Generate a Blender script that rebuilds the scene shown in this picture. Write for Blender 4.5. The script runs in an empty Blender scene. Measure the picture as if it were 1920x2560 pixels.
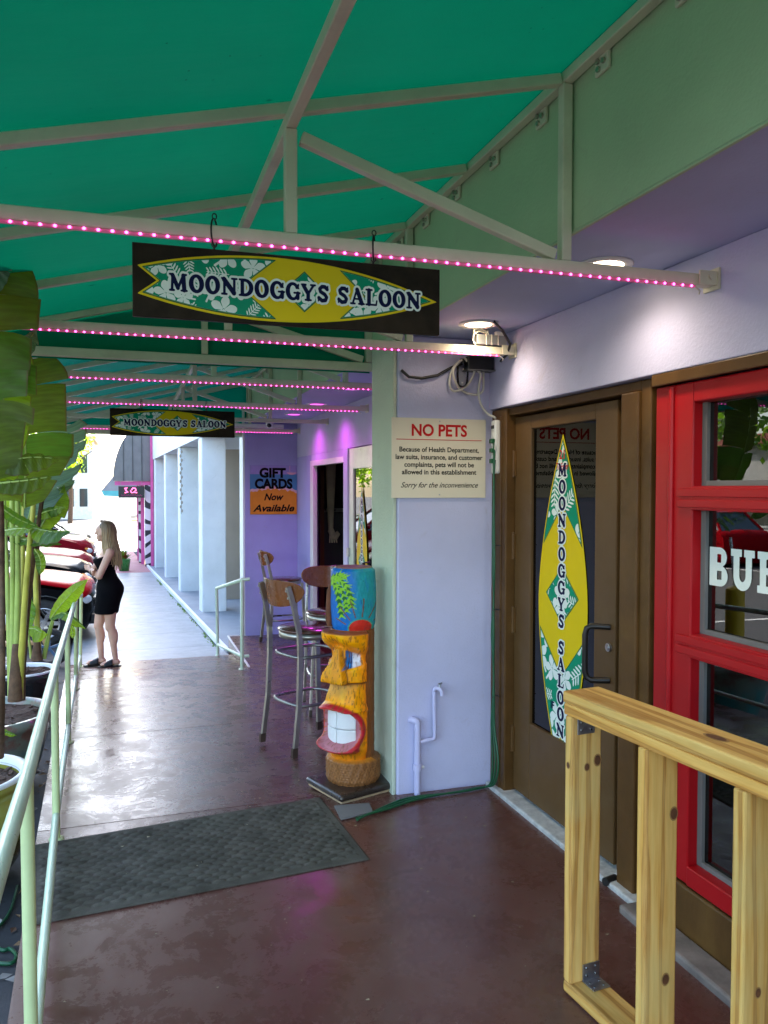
import bpy, bmesh, math, random
import numpy as np
from mathutils import Vector, Matrix, Euler
from mathutils.geometry import tessellate_polygon
random.seed(7)
R = math.radians
scene = bpy.context.scene
COL = scene.collection

# ---------------------------------------------------------------- camera
F_PX, CX, CY, W_PX, H_PX = 2000.0, 960.0, 1280.0, 1920, 2560
CAM_H = 1.62
def _axes():
    y = Vector(((318 - CX) / F_PX, (1220 - CY) / F_PX, 1.0)).normalized()
    up0 = Vector((-math.sin(.008), -math.cos(.008), 0))
    up = (up0 - y * y.dot(up0)).normalized()
    x = y.cross(up)
    return x, y, up                       # world axes seen from the camera (right, down, forward)
AX, AY, AZ = _axes()
cam_d = bpy.data.cameras.new('camera')
cam = bpy.data.objects.new('camera', cam_d)
COL.objects.link(cam)
cam_d.sensor_fit = 'AUTO'
cam_d.sensor_width = 36.0
cam_d.lens = F_PX / H_PX * 36.0
cam_d.clip_start = .02
cam_d.clip_end = 600
rot = Matrix(((AX.x, -AX.y, -AX.z), (AY.x, -AY.y, -AY.z), (AZ.x, -AZ.y, -AZ.z)))
cam.matrix_world = Matrix.Translation((0, 0, CAM_H)) @ rot.to_4x4()
scene.camera = cam

# ---------------------------------------------------------------- light
SUN_AZ = R(-24)       # measured from +Y towards +X when negative: the sun stands ahead and a little to the right
SUN_EL = R(42)
sdir = Vector((-math.sin(SUN_AZ) * math.cos(SUN_EL), math.cos(SUN_AZ) * math.cos(SUN_EL), math.sin(SUN_EL)))
world = bpy.data.worlds.new('World')
scene.world = world
world.use_nodes = True
wn = world.node_tree
bg = wn.nodes['Background']
sky = wn.nodes.new('ShaderNodeTexSky')
sky.sky_type = 'NISHITA'
sky.sun_disc = False
sky.sun_elevation = SUN_EL
sky.sun_rotation = math.atan2(sdir.x, sdir.y)
sky.dust_density = 2.5
wn.links.new(sky.outputs['Color'], bg.inputs['Color'])
bg.inputs['Strength'].default_value = .15
sun_d = bpy.data.lights.new('sun', 'SUN')
sun_d.energy = 3.6
sun_d.angle = R(.5)
sun_d.color = (1, .94, .84)
sun = bpy.data.objects.new('sun', sun_d)
COL.objects.link(sun)
sun.rotation_euler = sdir.to_track_quat('Z', 'Y').to_euler()
vs = scene.view_settings
vs.view_transform = 'Standard'
vs.look = 'None'
vs.exposure = 3.0
vs.gamma = 1.0
vs.use_curve_mapping = False
scene.cycles.use_denoising = True
scene.cycles.max_bounces = 10
scene.cycles.diffuse_bounces = 5
scene.cycles.glossy_bounces = 5
scene.cycles.transparent_max_bounces = 16
scene.cycles.sample_clamp_indirect = 6
scene.cycles.caustics_reflective = False
scene.cycles.caustics_refractive = False

# ---------------------------------------------------------------- helpers
def at(px, py, Y):
    """point of the place that the photograph shows at a pixel, Y metres ahead"""
    c = Vector(((px - CX) / F_PX, (py - CY) / F_PX, 1))
    d = Vector((AX.dot(c), AY.dot(c), AZ.dot(c)))
    return Vector((0, 0, CAM_H)) + d * (Y / d.y)
def on_x(px, py, X):
    c = Vector(((px - CX) / F_PX, (py - CY) / F_PX, 1))
    d = Vector((AX.dot(c), AY.dot(c), AZ.dot(c)))
    return Vector((0, 0, CAM_H)) + d * (X / d.x)

def tag(o, label=None, cat=None, group=None, kind=None):
    if label: o['label'] = label
    if cat: o['category'] = cat
    if group: o['group'] = group
    if kind: o['kind'] = kind
    return o
def empty(name, loc=(0, 0, 0), rz=0, label=None, cat=None, group=None, kind=None):
    o = bpy.data.objects.new(name, None)
    o.empty_display_size = .1
    COL.objects.link(o)
    o.location = loc
    o.rotation_euler = (0, 0, rz)
    return tag(o, label, cat, group, kind)
def copy_tree(o, parent=None):
    c = o.copy()
    COL.objects.link(c)
    c.parent = parent
    for ch in list(o.children):
        copy_tree(ch, c)
    return c

class MB:
    """collects shapes; build() links them as one mesh object"""
    def __init__(s):
        s.v, s.f, s.mi, s.sm, s.uv = [], [], [], [], {}
        s.m = 0
        s.smooth = False
    def add(s, vs_, fs_, smooth=None):
        b = len(s.v)
        s.v += [tuple(p) for p in vs_]
        for f in fs_:
            s.f.append(tuple(b + i for i in f))
            s.mi.append(s.m)
            s.sm.append(s.smooth if smooth is None else smooth)
        return b
    def box(s, c, d, rz=0, rx=0, ry=0):
        x, y, z = d[0] / 2, d[1] / 2, d[2] / 2
        M = Euler((rx, ry, rz)).to_matrix()
        pts = [Vector(c) + M @ Vector(p) for p in ((-x, -y, -z), (x, -y, -z), (x, y, -z), (-x, y, -z), (-x, -y, z), (x, -y, z), (x, y, z), (-x, y, z))]
        s.add(pts, ((0, 3, 2, 1), (4, 5, 6, 7), (0, 1, 5, 4), (1, 2, 6, 5), (2, 3, 7, 6), (3, 0, 4, 7)), False)
        return s
    def span(s, x0, x1, y0, y1, z0, z1):
        return s.box(((x0 + x1) / 2, (y0 + y1) / 2, (z0 + z1) / 2), (abs(x1 - x0), abs(y1 - y0), abs(z1 - z0)))
    def bar(s, a, b, w, h, up=(0, 0, 1)):
        a, b, up = Vector(a), Vector(b), Vector(up)
        t = (b - a).normalized()
        x = t.cross(up)
        if x.length < 1e-4: x = t.cross(Vector((0, 1, 0)))
        x.normalize()
        y = x.cross(t)
        p = []
        for e in (a, b):
            for i, j in ((-1, -1), (1, -1), (1, 1), (-1, 1)):
                p.append(e + x * (w / 2 * i) + y * (h / 2 * j))
        s.add(p, ((0, 3, 2, 1), (4, 5, 6, 7), (0, 1, 5, 4), (1, 2, 6, 5), (2, 3, 7, 6), (3, 0, 4, 7)), False)
        return s
    def tube(s, pts, r, n=8, cap=True, closed=False):
        pts = [Vector(p) for p in pts]
        N = len(pts)
        rs = r if isinstance(r, (list, tuple)) else [r] * N
        prev = None
        rings = []
        for i, p in enumerate(pts):
            if closed: t = pts[(i + 1) % N] - pts[i - 1]
            else: t = pts[min(i + 1, N - 1)] - pts[max(i - 1, 0)]
            t.normalize()
            if prev is None:
                x = t.cross(Vector((0, 0, 1)))
                if x.length < .05: x = t.cross(Vector((0, 1, 0)))
            else:
                x = prev - t * prev.dot(t)
            x.normalize()
            prev = x
            y = t.cross(x)
            rings.append([p + (x * math.cos(2 * math.pi * k / n) + y * math.sin(2 * math.pi * k / n)) * rs[i] for k in range(n)])
        vs_ = [q for rg in rings for q in rg]
        fs_ = []
        for i in range(N if closed else N - 1):
            j = (i + 1) % N
            for k in range(n):
                fs_.append((i * n + k, i * n + (k + 1) % n, j * n + (k + 1) % n, j * n + k))
        s.add(vs_, fs_, True)
        if cap and not closed:
            s.add(rings[0], (tuple(reversed(range(n))),), False)
            s.add(rings[-1], (tuple(range(n)),), False)
        return s
    def lathe(s, prof, c=(0, 0, 0), n=24, a0=0, a1=2 * math.pi, smooth=True, jit=0, sx=1, sy=1):
        full = abs(a1 - a0 - 2 * math.pi) < 1e-6
        m = n if full else n + 1
        vs_ = []
        for r, z in prof:
            for k in range(m):
                a = a0 + (a1 - a0) * k / n
                q = r * (1 + (jit * random.uniform(-1, 1) if jit else 0))
                vs_.append((c[0] + q * math.cos(a) * sx, c[1] + q * math.sin(a) * sy, c[2] + z))
        fs_ = []
        for i in range(len(prof) - 1):
            for k in range(n):
                k2 = (k + 1) % m
                fs_.append((i * m + k, i * m + k2, (i + 1) * m + k2, (i + 1) * m + k))
        s.add(vs_, fs_, smooth)
        return s
    def ball(s, c, r, nu=12, nv=8, M=None):
        r = r if isinstance(r, (list, tuple)) else (r, r, r)
        vs_, fs_ = [], []
        for j in range(nv + 1):
            th = math.pi * j / nv
            for i in range(nu):
                ph = 2 * math.pi * i / nu
                p = Vector((r[0] * math.sin(th) * math.cos(ph), r[1] * math.sin(th) * math.sin(ph), r[2] * math.cos(th)))
                if M: p = M @ p
                vs_.append(Vector(c) + p)
        for j in range(nv):
            for i in range(nu):
                fs_.append((j * nu + i, (j + 1) * nu + i, (j + 1) * nu + (i + 1) % nu, j * nu + (i + 1) % nu))
        s.add(vs_, fs_, True)
        return s
    def cap(s, a, b, ra, rb, n=12):
        """tapered capsule"""
        a, b = Vector(a), Vector(b)
        t = (b - a).normalized()
        pts, rs = [], []
        for k in range(5):
            w = math.pi / 2 * (k / 4)
            pts.append(a - t * ra * math.cos(w)); rs.append(max(ra * math.sin(w), .0008))
        for k in range(5):
            w = math.pi / 2 * (k / 4)
            pts.append(b + t * rb * math.sin(w)); rs.append(max(rb * math.cos(w), .0008))
        return s.tube(pts, rs, n)
    def prism(s, poly, thick, M=None, smooth=False):
        """poly in local xy, extruded along local z 0..thick"""
        M = M or Matrix.Identity(4)
        n = len(poly)
        vs_ = [M @ Vector((p[0], p[1], 0)) for p in poly] + [M @ Vector((p[0], p[1], thick)) for p in poly]
        s.add(vs_, [tuple(reversed(range(n))), tuple(range(n, 2 * n))], False)
        s.add(vs_, [(i, (i + 1) % n, n + (i + 1) % n, n + i) for i in range(n)], smooth)
        return s
    def build(s, name, mats, parent=None, bevel=0, loc=None, seg=2, **kw):
        me = bpy.data.meshes.new(name)
        me.from_pydata(s.v, [], s.f)
        mats = mats if isinstance(mats, (list, tuple)) else [mats]
        for m in mats: me.materials.append(m)
        me.polygons.foreach_set('material_index', s.mi)
        me.polygons.foreach_set('use_smooth', s.sm)
        me.update()
        o = bpy.data.objects.new(name, me)
        COL.objects.link(o)
        if parent is not None: o.parent = parent
        if loc is not None: o.location = loc
        if bevel:
            b = o.modifiers.new('edge', 'BEVEL')
            b.width = bevel; b.segments = seg; b.limit_method = 'ANGLE'; b.angle_limit = R(40)
        tag(o, **kw)
        return o

# ---------------------------------------------------------------- materials
class NT:
    def __init__(s, name):
        s.m = bpy.data.materials.new(name)
        s.m.use_nodes = True
        s.t = s.m.node_tree
        s.b = s.t.nodes['Principled BSDF']
        s.out = s.t.nodes['Material Output']
    def n(s, typ, **kw):
        nd = s.t.nodes.new(typ)
        for k, v in kw.items():
            if k in nd.inputs: nd.inputs[k].default_value = v
            else: setattr(nd, k, v)
        return nd
    def l(s, a, b): s.t.links.new(a, b)
    def co(s, kind='Object', scale=(1, 1, 1), rot=(0, 0, 0), loc=(0, 0, 0)):
        tc = s.n('ShaderNodeTexCoord')
        mp = s.n('ShaderNodeMapping')
        mp.inputs['Scale'].default_value = scale
        mp.inputs['Rotation'].default_value = rot
        mp.inputs['Location'].default_value = loc
        s.l(tc.outputs[kind], mp.inputs['Vector'])
        return mp.outputs['Vector']
    def noise(s, vec, scale, detail=5, rough=.55, dist=0):
        nd = s.n('ShaderNodeTexNoise', Scale=scale, Detail=detail, Roughness=rough, Distortion=dist)
        s.l(vec, nd.inputs['Vector'])
        return nd.outputs['Fac']
    def ramp(s, fac, stops, interp='LINEAR'):
        r = s.n('ShaderNodeValToRGB')
        r.color_ramp.interpolation = interp
        els = r.color_ramp.elements
        while len(els) < len(stops): els.new(.5)
        for e, (p, c) in zip(els, stops):
            e.position = p
            e.color = (c, c, c, 1) if isinstance(c, (int, float)) else (*c, 1)
        s.l(fac, r.inputs['Fac'])
        return r.outputs['Color']
    def mix(s, fac, a, b, blend='MIX'):
        nd = s.n('ShaderNodeMix', data_type='RGBA', blend_type=blend)
        for sock, v in ((nd.inputs['Factor'], fac), (nd.inputs[6], a), (nd.inputs[7], b)):
            if isinstance(v, (int, float)): sock.default_value = v
            elif isinstance(v, tuple): sock.default_value = (*v, 1)
            else: s.l(v, sock)
        return nd.outputs[2]
    def math(s, op, a, b=0.0):
        nd = s.n('ShaderNodeMath', operation=op)
        for i, v in enumerate((a, b)):
            if isinstance(v, (int, float)): nd.inputs[i].default_value = v
            else: s.l(v, nd.inputs[i])
        return nd.outputs[0]
    def bump(s, h, strength=.3, dist=.01):
        b = s.n('ShaderNodeBump', Strength=strength, Distance=dist)
        s.l(h, b.inputs['Height'])
        s.l(b.outputs['Normal'], s.b.inputs['Normal'])
        return b
    def base(s, c):
        if isinstance(c, tuple): s.b.inputs['Base Color'].default_value = (*c, 1)
        else: s.l(c, s.b.inputs['Base Color'])
    def set(s, **kw):
        for k, v in kw.items():
            k = k.replace('_', ' ')
            i = s.b.inputs[k]
            if isinstance(v, (int, float)): i.default_value = v
            elif isinstance(v, tuple): i.default_value = (*v, 1) if len(v) == 3 else v
            else: s.l(v, i)

def mul(c, k): return tuple(max(0, min(1, x * k)) for x in c)
def mat(name, col, rough=.55, metal=0, var=.12, vs_=4, bump=0, bs=60, spec=.5, coat=0, dist=.004, dirt=None, dscale=2.5, damt=.5, rvar=.08):
    a = NT(name)
    v = a.co()
    nz = a.noise(v, vs_, 6, .6)
    c = a.ramp(nz, [(.3, mul(col, 1 - var)), (.7, mul(col, 1 + var))])
    if dirt:
        d = a.noise(v, dscale, 8, .7, .6)
        c = a.mix(a.ramp(d, [(.55, 0.0), (.75, damt)]), c, dirt)
    a.base(c)
    a.set(Metallic=metal, Roughness=a.ramp(a.noise(v, vs_ * 3.1, 4), [(.3, max(0, rough - rvar)), (.7, min(1, rough + rvar))]))
    a.b.inputs['Specular IOR Level'].default_value = spec
    if coat: a.set(Coat_Weight=coat, Coat_Roughness=.05)
    if bump: a.bump(a.noise(v, bs, 4, .6), bump, dist)
    return a.m
def emit(name, col, strength):
    a = NT(name)
    a.set(Emission_Color=col, Emission_Strength=strength, Base_Color=col)
    return a.m
def glass(name, tint=(.55, .6, .6), ior=1.9, rough=0.0):
    a = NT(name)
    g = a.n('ShaderNodeBsdfGlossy', Roughness=rough)
    t = a.n('ShaderNodeBsdfTransparent')
    t.inputs['Color'].default_value = (*tint, 1)
    f = a.n('ShaderNodeFresnel', IOR=ior)
    mx = a.n('ShaderNodeMixShader')
    a.l(f.outputs[0], mx.inputs[0]); a.l(t.outputs[0], mx.inputs[1]); a.l(g.outputs[0], mx.inputs[2])
    a.l(mx.outputs[0], a.out.inputs['Surface'])
    return a.m
def leaf_mat(name, c1, c2, trans=.45):
    a = NT(name)
    tc = a.n('ShaderNodeTexCoord')
    mp = a.n('ShaderNodeMapping'); mp.inputs['Scale'].default_value = (60, 1.5, 1)
    a.l(tc.outputs['UV'], mp.inputs['Vector'])
    vein = a.noise(mp.outputs[0], 1.0, 2, .5)
    big = a.noise(a.co(), 3.0, 4)
    c = a.mix(a.ramp(big, [(.35, 0.0), (.65, 1.0)]), c1, c2)
    c = a.mix(a.ramp(vein, [(.4, 0.0), (.62, .7)]), c, mul(c1, 1.7))
    sy = a.n('ShaderNodeSeparateXYZ'); a.l(tc.outputs['UV'], sy.inputs[0])
    dry = a.math('ADD', sy.outputs['Y'], a.math('MULTIPLY', a.math('SUBTRACT', vein, .5), .12))
    c = a.mix(a.ramp(dry, [(.93, 0.0), (.99, .85)]), c, (.16, .10, .035))
    a.base(c)
    a.set(Roughness=.38)
    a.bump(vein, .35, .003)
    tr = a.n('ShaderNodeBsdfTranslucent')
    a.l(a.mix(1.0, c, (1.5, 1.5, .55), 'MULTIPLY'), tr.inputs['Color'])
    mx = a.n('ShaderNodeMixShader', Fac=trans)
    a.l(a.b.outputs[0], mx.inputs[1]); a.l(tr.outputs[0], mx.inputs[2])
    a.l(mx.outputs[0], a.out.inputs['Surface'])
    return a.m
def pine(name, tone=1.0):
    """sawn pine, grain along local X"""
    a = NT(name)
    oi = a.n('ShaderNodeObjectInfo')
    tc = a.n('ShaderNodeTexCoord')
    off = a.n('ShaderNodeVectorMath', operation='MULTIPLY_ADD')
    off.inputs[1].default_value = (7.3, .12, .16)
    a.l(oi.outputs['Random'], off.inputs[0])
    a.l(tc.outputs['Object'], off.inputs[2])
    mp = a.n('ShaderNodeMapping'); mp.inputs['Scale'].default_value = (.06, 1, 1); mp.inputs['Rotation'].default_value = (0, .02, .03); mp.inputs['Location'].default_value = (0, .06, .09)
    a.l(off.outputs[0], mp.inputs['Vector'])
    wob = a.n('ShaderNodeTexNoise', Scale=9.0, Detail=2.0)
    a.l(mp.outputs[0], wob.inputs['Vector'])
    wv = a.n('ShaderNodeTexWave', wave_type='RINGS', rings_direction='X', Scale=9.0, Distortion=5.5, Detail=2.0)
    wv.inputs['Detail Scale'].default_value = 2.2
    a.l(mp.outputs[0], wv.inputs['Vector'])
    grain = a.ramp(wv.outputs['Fac'], [(.0, (.80 * tone, .50 * tone, .14 * tone)), (.6, (.76 * tone, .41 * tone, .085 * tone)), (.84, (.40 * tone, .17 * tone, .03 * tone)), (1, (.52 * tone, .25 * tone, .05 * tone))])
    mp2 = a.n('ShaderNodeMapping'); mp2.inputs['Scale'].default_value = (1.2, 14, 14)
    a.l(off.outputs[0], mp2.inputs['Vector'])
    fine = a.noise(mp2.outputs[0], 6, 4)
    c = a.mix(.3, grain, a.ramp(fine, [(.3, (.42, .18, .035)), (.7, (.88, .62, .24))]))
    patch = a.noise(off.outputs[0], 3.2, 3)
    c = a.mix(a.ramp(patch, [(.5, 0.0), (.75, .35)]), c, (.62, .54, .22))
    tone_ = a.ramp(oi.outputs['Random'], [(0, (.86, .84, .80)), (.5, (1, 1, 1)), (1, (1.0, .92, .80))])
    c = a.mix(1.0, c, tone_, 'MULTIPLY')
    a.base(c)
    a.set(Roughness=.62)
    a.b.inputs['Specular IOR Level'].default_value = .25
    a.bump(wv.outputs['Fac'], .15, .002)
    return a.m

M = {}
def concrete(name, col, wear, wamt, rough, rlo, rhi, spec=.5, sc=1.0, pits=.25):
    a = NT(name)
    v = a.co()
    big = a.noise(v, .9 * sc, 6, .6, .4)
    med = a.noise(v, 4.5 * sc, 10, .78, .3)
    fine = a.noise(v, 60 * sc, 5, .7)
    c = a.ramp(big, [(.3, mul(col, .82)), (.7, mul(col, 1.15))])
    c = a.mix(a.ramp(fine, [(.35, 0.0), (.75, .35)]), c, mul(col, .62))
    scuff = a.noise(a.co(scale=(1, 1.0, 1)), 3.1 * sc, 10, .78, 1.2)
    w = a.math('MULTIPLY', a.ramp(scuff, [(.40, 0.0), (.85, wamt)]), a.ramp(fine, [(.25, .35), (.65, 1.0)]))
    c = a.mix(w, c, wear)
    sp = a.n('ShaderNodeTexVoronoi', Scale=26.0 * sc)
    a.l(v, sp.inputs['Vector'])
    spot = a.ramp(sp.outputs['Distance'], [(.03, .75), (.06, 0.0)])
    spot = a.math('MULTIPLY', spot, a.ramp(a.noise(v, 2.2 * sc, 3), [(.55, 0.0), (.62, 1.0)]))
    c = a.mix(spot, c, wear)
    a.base(c)
    rr = a.ramp(med, [(.3, rlo), (.7, rhi)])
    a.set(Roughness=rr)
    a.b.inputs['Specular IOR Level'].default_value = spec
    h = a.mix(.75, med, fine)
    a.bump(h, pits * .6, .004)
    return a.m
M['floor'] = concrete('painted concrete brown', (.110, .041, .029), (.30, .20, .165), .42, .4, .10, .46, .5)
M['grey_walk'] = concrete('painted concrete grey', (.25, .28, .31), (.55, .58, .6), .6, .5, .3, .6, .5)
M['pale_walk'] = concrete('pale concrete', (.45, .43, .41), (.6, .58, .55), .4, .7, .6, .85, .4)
M['pink_walk'] = concrete('pink painted concrete', (.5, .2, .22), (.6, .45, .45), .5, .7, .6, .85, .4)
M['asphalt'] = concrete('asphalt', (.05, .05, .052), (.12, .12, .12), .3, .8, .65, .9, .4, 2.0, .6)
M['arcade_floor'] = concrete('arcade floor grey', (.24, .28, .33), (.42, .45, .5), .35, .6, .5, .75)

def stucco(name, col, b=.25, dirt=(.3, .24, .2), damt=.38, rough=.7):
    a = NT(name)
    v = a.co()
    c = a.ramp(a.noise(v, 1.7, 5), [(.3, mul(col, .89)), (.7, mul(col, 1.06))])
    d = a.noise(v, 5.5, 9, .75, .8)
    c = a.mix(a.ramp(d, [(.6, 0.0), (.78, damt)]), c, dirt)
    a.base(c)
    a.set(Roughness=rough)
    h = a.mix(.6, a.noise(v, 22, 6, .7), a.noise(v, 90, 3))
    a.bump(h, min(1, b * 1.7), .008)
    return a.m
M['lavender'] = stucco('lavender stucco', (.55, .55, .75))
M['violet'] = stucco('violet stucco', (.40, .37, .70))
M['soffit'] = stucco('violet soffit', (.43, .48, .70), .12)
M['sage'] = stucco('sage stucco', (.45, .61, .37), .18)
M['pale_sage'] = stucco('pale sage stucco', (.55, .62, .48), .5)
M['white_wall'] = stucco('white stucco', (.82, .86, .86), .45)
M['tan_wall'] = stucco('tan aggregate', (.42, .36, .28), .5)
M['brown_wood'] = mat('brown painted wood', (.10, .048, .013), .42, spec=.25, var=.22, vs_=6, bump=.15, bs=30, dirt=(.2, .11, .03), damt=.4)
M['brown_metal'] = mat('brown painted door', (.112, .060, .021), .42, spec=.25, var=.12, vs_=3, dirt=(.17, .13, .08), damt=.25)
M['red'] = mat('red enamel', (.40, .004, .008), .38, var=.1, vs_=2, spec=.3, bump=.05, bs=18)
M['grey_seal'] = mat('grey gasket', (.16, .16, .15), .6)
M['dark'] = mat('dark interior', (.018, .016, .017), .8)
M['dark_floor'] = mat('dark red floor', (.10, .012, .016), .35)
M['glass'] = glass('tinted glass', (.32, .34, .34), 1.95)
M['glass_dark'] = glass('dark film glass', (.06, .065, .075), 1.5, .02)
M['steel_paint'] = mat('pale green tan enamel', (.64, .62, .46), .45, var=.1, vs_=5, bump=.06, bs=25, dirt=(.25, .22, .15), damt=.35)
M['canopy'] = None
def fabric(name, col, trans):
    a = NT(name)
    v = a.co()
    c = a.ramp(a.noise(v, 1.3, 5), [(.3, mul(col, .9)), (.7, mul(col, 1.1))])
    sp = a.n('ShaderNodeTexVoronoi', Scale=7.0)
    a.l(a.mix(.06, v, a.n('ShaderNodeTexNoise', Scale=20.0).outputs['Color']), sp.inputs['Vector'])
    m = a.math('MULTIPLY', a.ramp(sp.outputs['Distance'], [(.035, .8), (.075, 0.0)]), a.ramp(a.noise(v, 1.6, 2), [(.5, 0.0), (.56, 1.0)]))
    c = a.mix(m, c, mul(col, .3))
    sp2 = a.n('ShaderNodeTexVoronoi', Scale=21.0)
    a.l(v, sp2.inputs['Vector'])
    m2 = a.math('MULTIPLY', a.ramp(sp2.outputs['Distance'], [(.04, .8), (.08, 0.0)]), a.ramp(a.noise(v, 3.1, 2), [(.5, 0.0), (.58, 1.0)]))
    c = a.mix(m2, c, mul(col, .25))
    a.base(c); a.set(Roughness=.65)
    a.b.inputs['Specular IOR Level'].default_value = .12
    a.bump(a.mix(.12, a.noise(a.co(scale=(1, 3.5, 1)), 2.2, 3), a.noise(v, 320, 2)), .35, .02)
    tr = a.n('ShaderNodeBsdfTranslucent')
    a.l(c, tr.inputs['Color'])
    mx = a.n('ShaderNodeMixShader', Fac=trans)
    a.l(a.b.outputs[0], mx.inputs[1]); a.l(tr.outputs[0], mx.inputs[2])
    a.l(mx.outputs[0], a.out.inputs['Surface'])
    return a.m
M['canopy'] = fabric('green awning fabric', (.0, .23, .125), .06)
M['canopy_far'] = fabric('green awning fabric, sun faded', (.0, .22, .145), .12)  # same cloth; light coming through is put into a bluer, more translucent tone
M['rail_paint'] = mat('mint enamel', (.56, .70, .50), .35, var=.08, vs_=8, bump=.08, bs=30, dirt=(.42, .36, .2), damt=.25)
M['rail_post'] = mat('yellow green enamel', (.60, .70, .34), .35, var=.08, vs_=8, bump=.08, bs=30, dirt=(.42, .36, .2), damt=.25)
M['steel'] = mat('brushed steel', (.33, .33, .31), .32, 1, var=.1)
M['dark_steel'] = mat('clear coated steel', (.46, .43, .36), .34, .9, var=.2)
M['galv'] = mat('galvanised steel', (.45, .46, .47), .38, 1, var=.2, vs_=20)
M['black'] = mat('black plastic', (.012, .012, .012), .4)
M['black_metal'] = mat('black iron', (.02, .018, .016), .35, .4)
M['white'] = mat('white paint', (.76, .76, .74), .45, var=.04)
M['white_plastic'] = mat('white plastic', (.72, .72, .68), .4, var=.04)
M['cream'] = mat('cream sign panel', (.76, .69, .53), .5, var=.03, vs_=2, spec=.2)
M['ink'] = mat('black print', (.006, .005, .005), .6, var=0, spec=.08)
M['ink_red'] = mat('red print', (.55, .015, .015), .6, var=0, spec=.1)
M['navy'] = mat('navy print', (.006, .009, .05), .6, var=0, spec=.08)
M['print_white'] = mat('white print', (.78, .84, .78), .6, var=.02, spec=.15)
M['print_yellow'] = mat('yellow print', (.74, .54, .003), .5, var=.04, spec=.15)
M['print_green'] = mat('green print', (.0, .27, .14), .5, var=.05, spec=.15)
M['print_dgreen'] = mat('dark green print', (.006, .12, .05), .5, var=0, spec=.15)
M['board_wood'] = mat('dark stained board', (.022, .014, .008), .6, spec=.12, var=.6, vs_=8, bump=.2, bs=25)
M['ply'] = mat('stool plywood', (.20, .062, .014), .26, var=.25, vs_=7, coat=.5)
M['ply_dark'] = mat('stool seat wood', (.085, .028, .014), .22, var=.25, vs_=9, coat=.5)
M['pine'] = pine('sawn pine')
M['cord_green'] = mat('green cord', (.004, .085, .03), .4)
M['cord_white'] = mat('white cord', (.62, .6, .52), .4)
M['pvc'] = mat('painted pipe', (.56, .55, .78), .4, var=.05)
M['skin'] = mat('skin', (.66, .38, .26), .45, var=.08, vs_=12)
M['dress'] = mat('black knit', (.004, .004, .005), .9, spec=.08)
M['mulch'] = mat('mulch', (.07, .035, .02), .9, var=.5, vs_=30, bump=.8, bs=40, dist=.02)
M['leaf_dark'] = leaf_mat('dark leaf', (.10, .15, .018), (.15, .19, .025), .6)
M['leaf'] = leaf_mat('green leaf', (.07, .16, .02), (.13, .22, .025), .5)
M['leaf_bright'] = leaf_mat('bright leaf', (.18, .30, .02), (.26, .36, .03), .55)
M['leaf_pale'] = leaf_mat('pale leaf underside', (.14, .22, .15), (.18, .27, .19), .3)
M['stem'] = mat('green stalk', (.36, .46, .10), .4, var=.25, vs_=8)
M['stem_yellow'] = mat('yellow stalk', (.52, .48, .07), .4, var=.25, vs_=8)
M['trunk'] = mat('dry sheath', (.13, .07, .035), .85, var=.5, vs_=14, bump=.6, bs=30)
# ================================================================ setting
def zf(y):
    if y < 4: return 0.0
    if y < 8: return -.045 * (y - 4)
    return -.18 - .11 * min(y - 8, 2.4) - .02 * max(0, y - 10.4)
def xe(y): return -.357 - .04 * (y - 2.6)          # street-side edge of the walkway
def za(y):                                          # parking surface
    return -.24 - .03 * max(0, min(y, 40) - 3)
def strip(name, mt, ys, xl, xr, zfun, nx=8, th=.35, **kw):
    m = MB()
    top = []
    for y in ys:
        a, b = xl(y), xr(y)
        top.append([(a + (b - a) * i / nx, y, zfun(y, a + (b - a) * i / nx)) for i in range(nx + 1)])
    W = nx + 1
    vs_ = [p for r in top for p in r]
    m.add(vs_, [(j * W + i, j * W + i + 1, (j + 1) * W + i + 1, (j + 1) * W + i) for j in range(len(ys) - 1) for i in range(nx)])
    for side, flip in ((0, 1), (nx, 0)):            # side faces down to the ground
        for j in range(len(ys) - 1):
            p, q = top[j][side], top[j + 1][side]
            f = [p, q, (q[0], q[1], q[2] - th), (p[0], p[1], p[2] - th)]
            m.add(f if flip else f[::-1], ((0, 1, 2, 3),))
    for r, flip in ((top[0], 0), (top[-1], 1)):
        f = [r[0], r[-1], (r[-1][0], r[-1][1], r[-1][2] - th), (r[0][0], r[0][1], r[0][2] - th)]
        m.add(f if flip else f[::-1], ((0, 1, 2, 3),))
    return m.build(name, mt, kind='structure', **kw)
# the ramped walkway in slabs with recessed joints
walk = tag(empty('walkway'), kind='structure')
joints = [-4.0, 1.9, 4.06, 5.78, 8.2, 9.44]
def slab(y0, y1, slope):
    m = MB()
    ys = [y0 + .004 + (y1 - y0 - .008) * k / 10 for k in range(11)]
    nx = 10
    top = []
    for y in ys:
        a = xe(y); b = 2.02 if (y < 8 and not slope) else 1.15
        top.append([(a + (b - a) * i / nx, y + .02 * (a + (b - a) * i / nx), zf(y)) for i in range(nx + 1)])
    W = nx + 1
    vs_ = [p for r in top for p in r]
    m.add(vs_, [(j * W + i, j * W + i + 1, (j + 1) * W + i + 1, (j + 1) * W + i) for j in range(10) for i in range(nx)])
    ring = top[0] + [r[-1] for r in top[1:]] + top[-1][-2::-1] + [r[0] for r in top[-2:0:-1]]
    lo = [(p[0], p[1], p[2] - .4) for p in ring]
    k = len(ring)
    m.add(ring + lo, [(i, k + i, k + (i + 1) % k, (i + 1) % k) for i in range(k)])
    return m.build('slab', M['floor'], walk)
for a, b in zip(joints[:-1], joints[1:]): slab(a, b, a >= 8)
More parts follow.
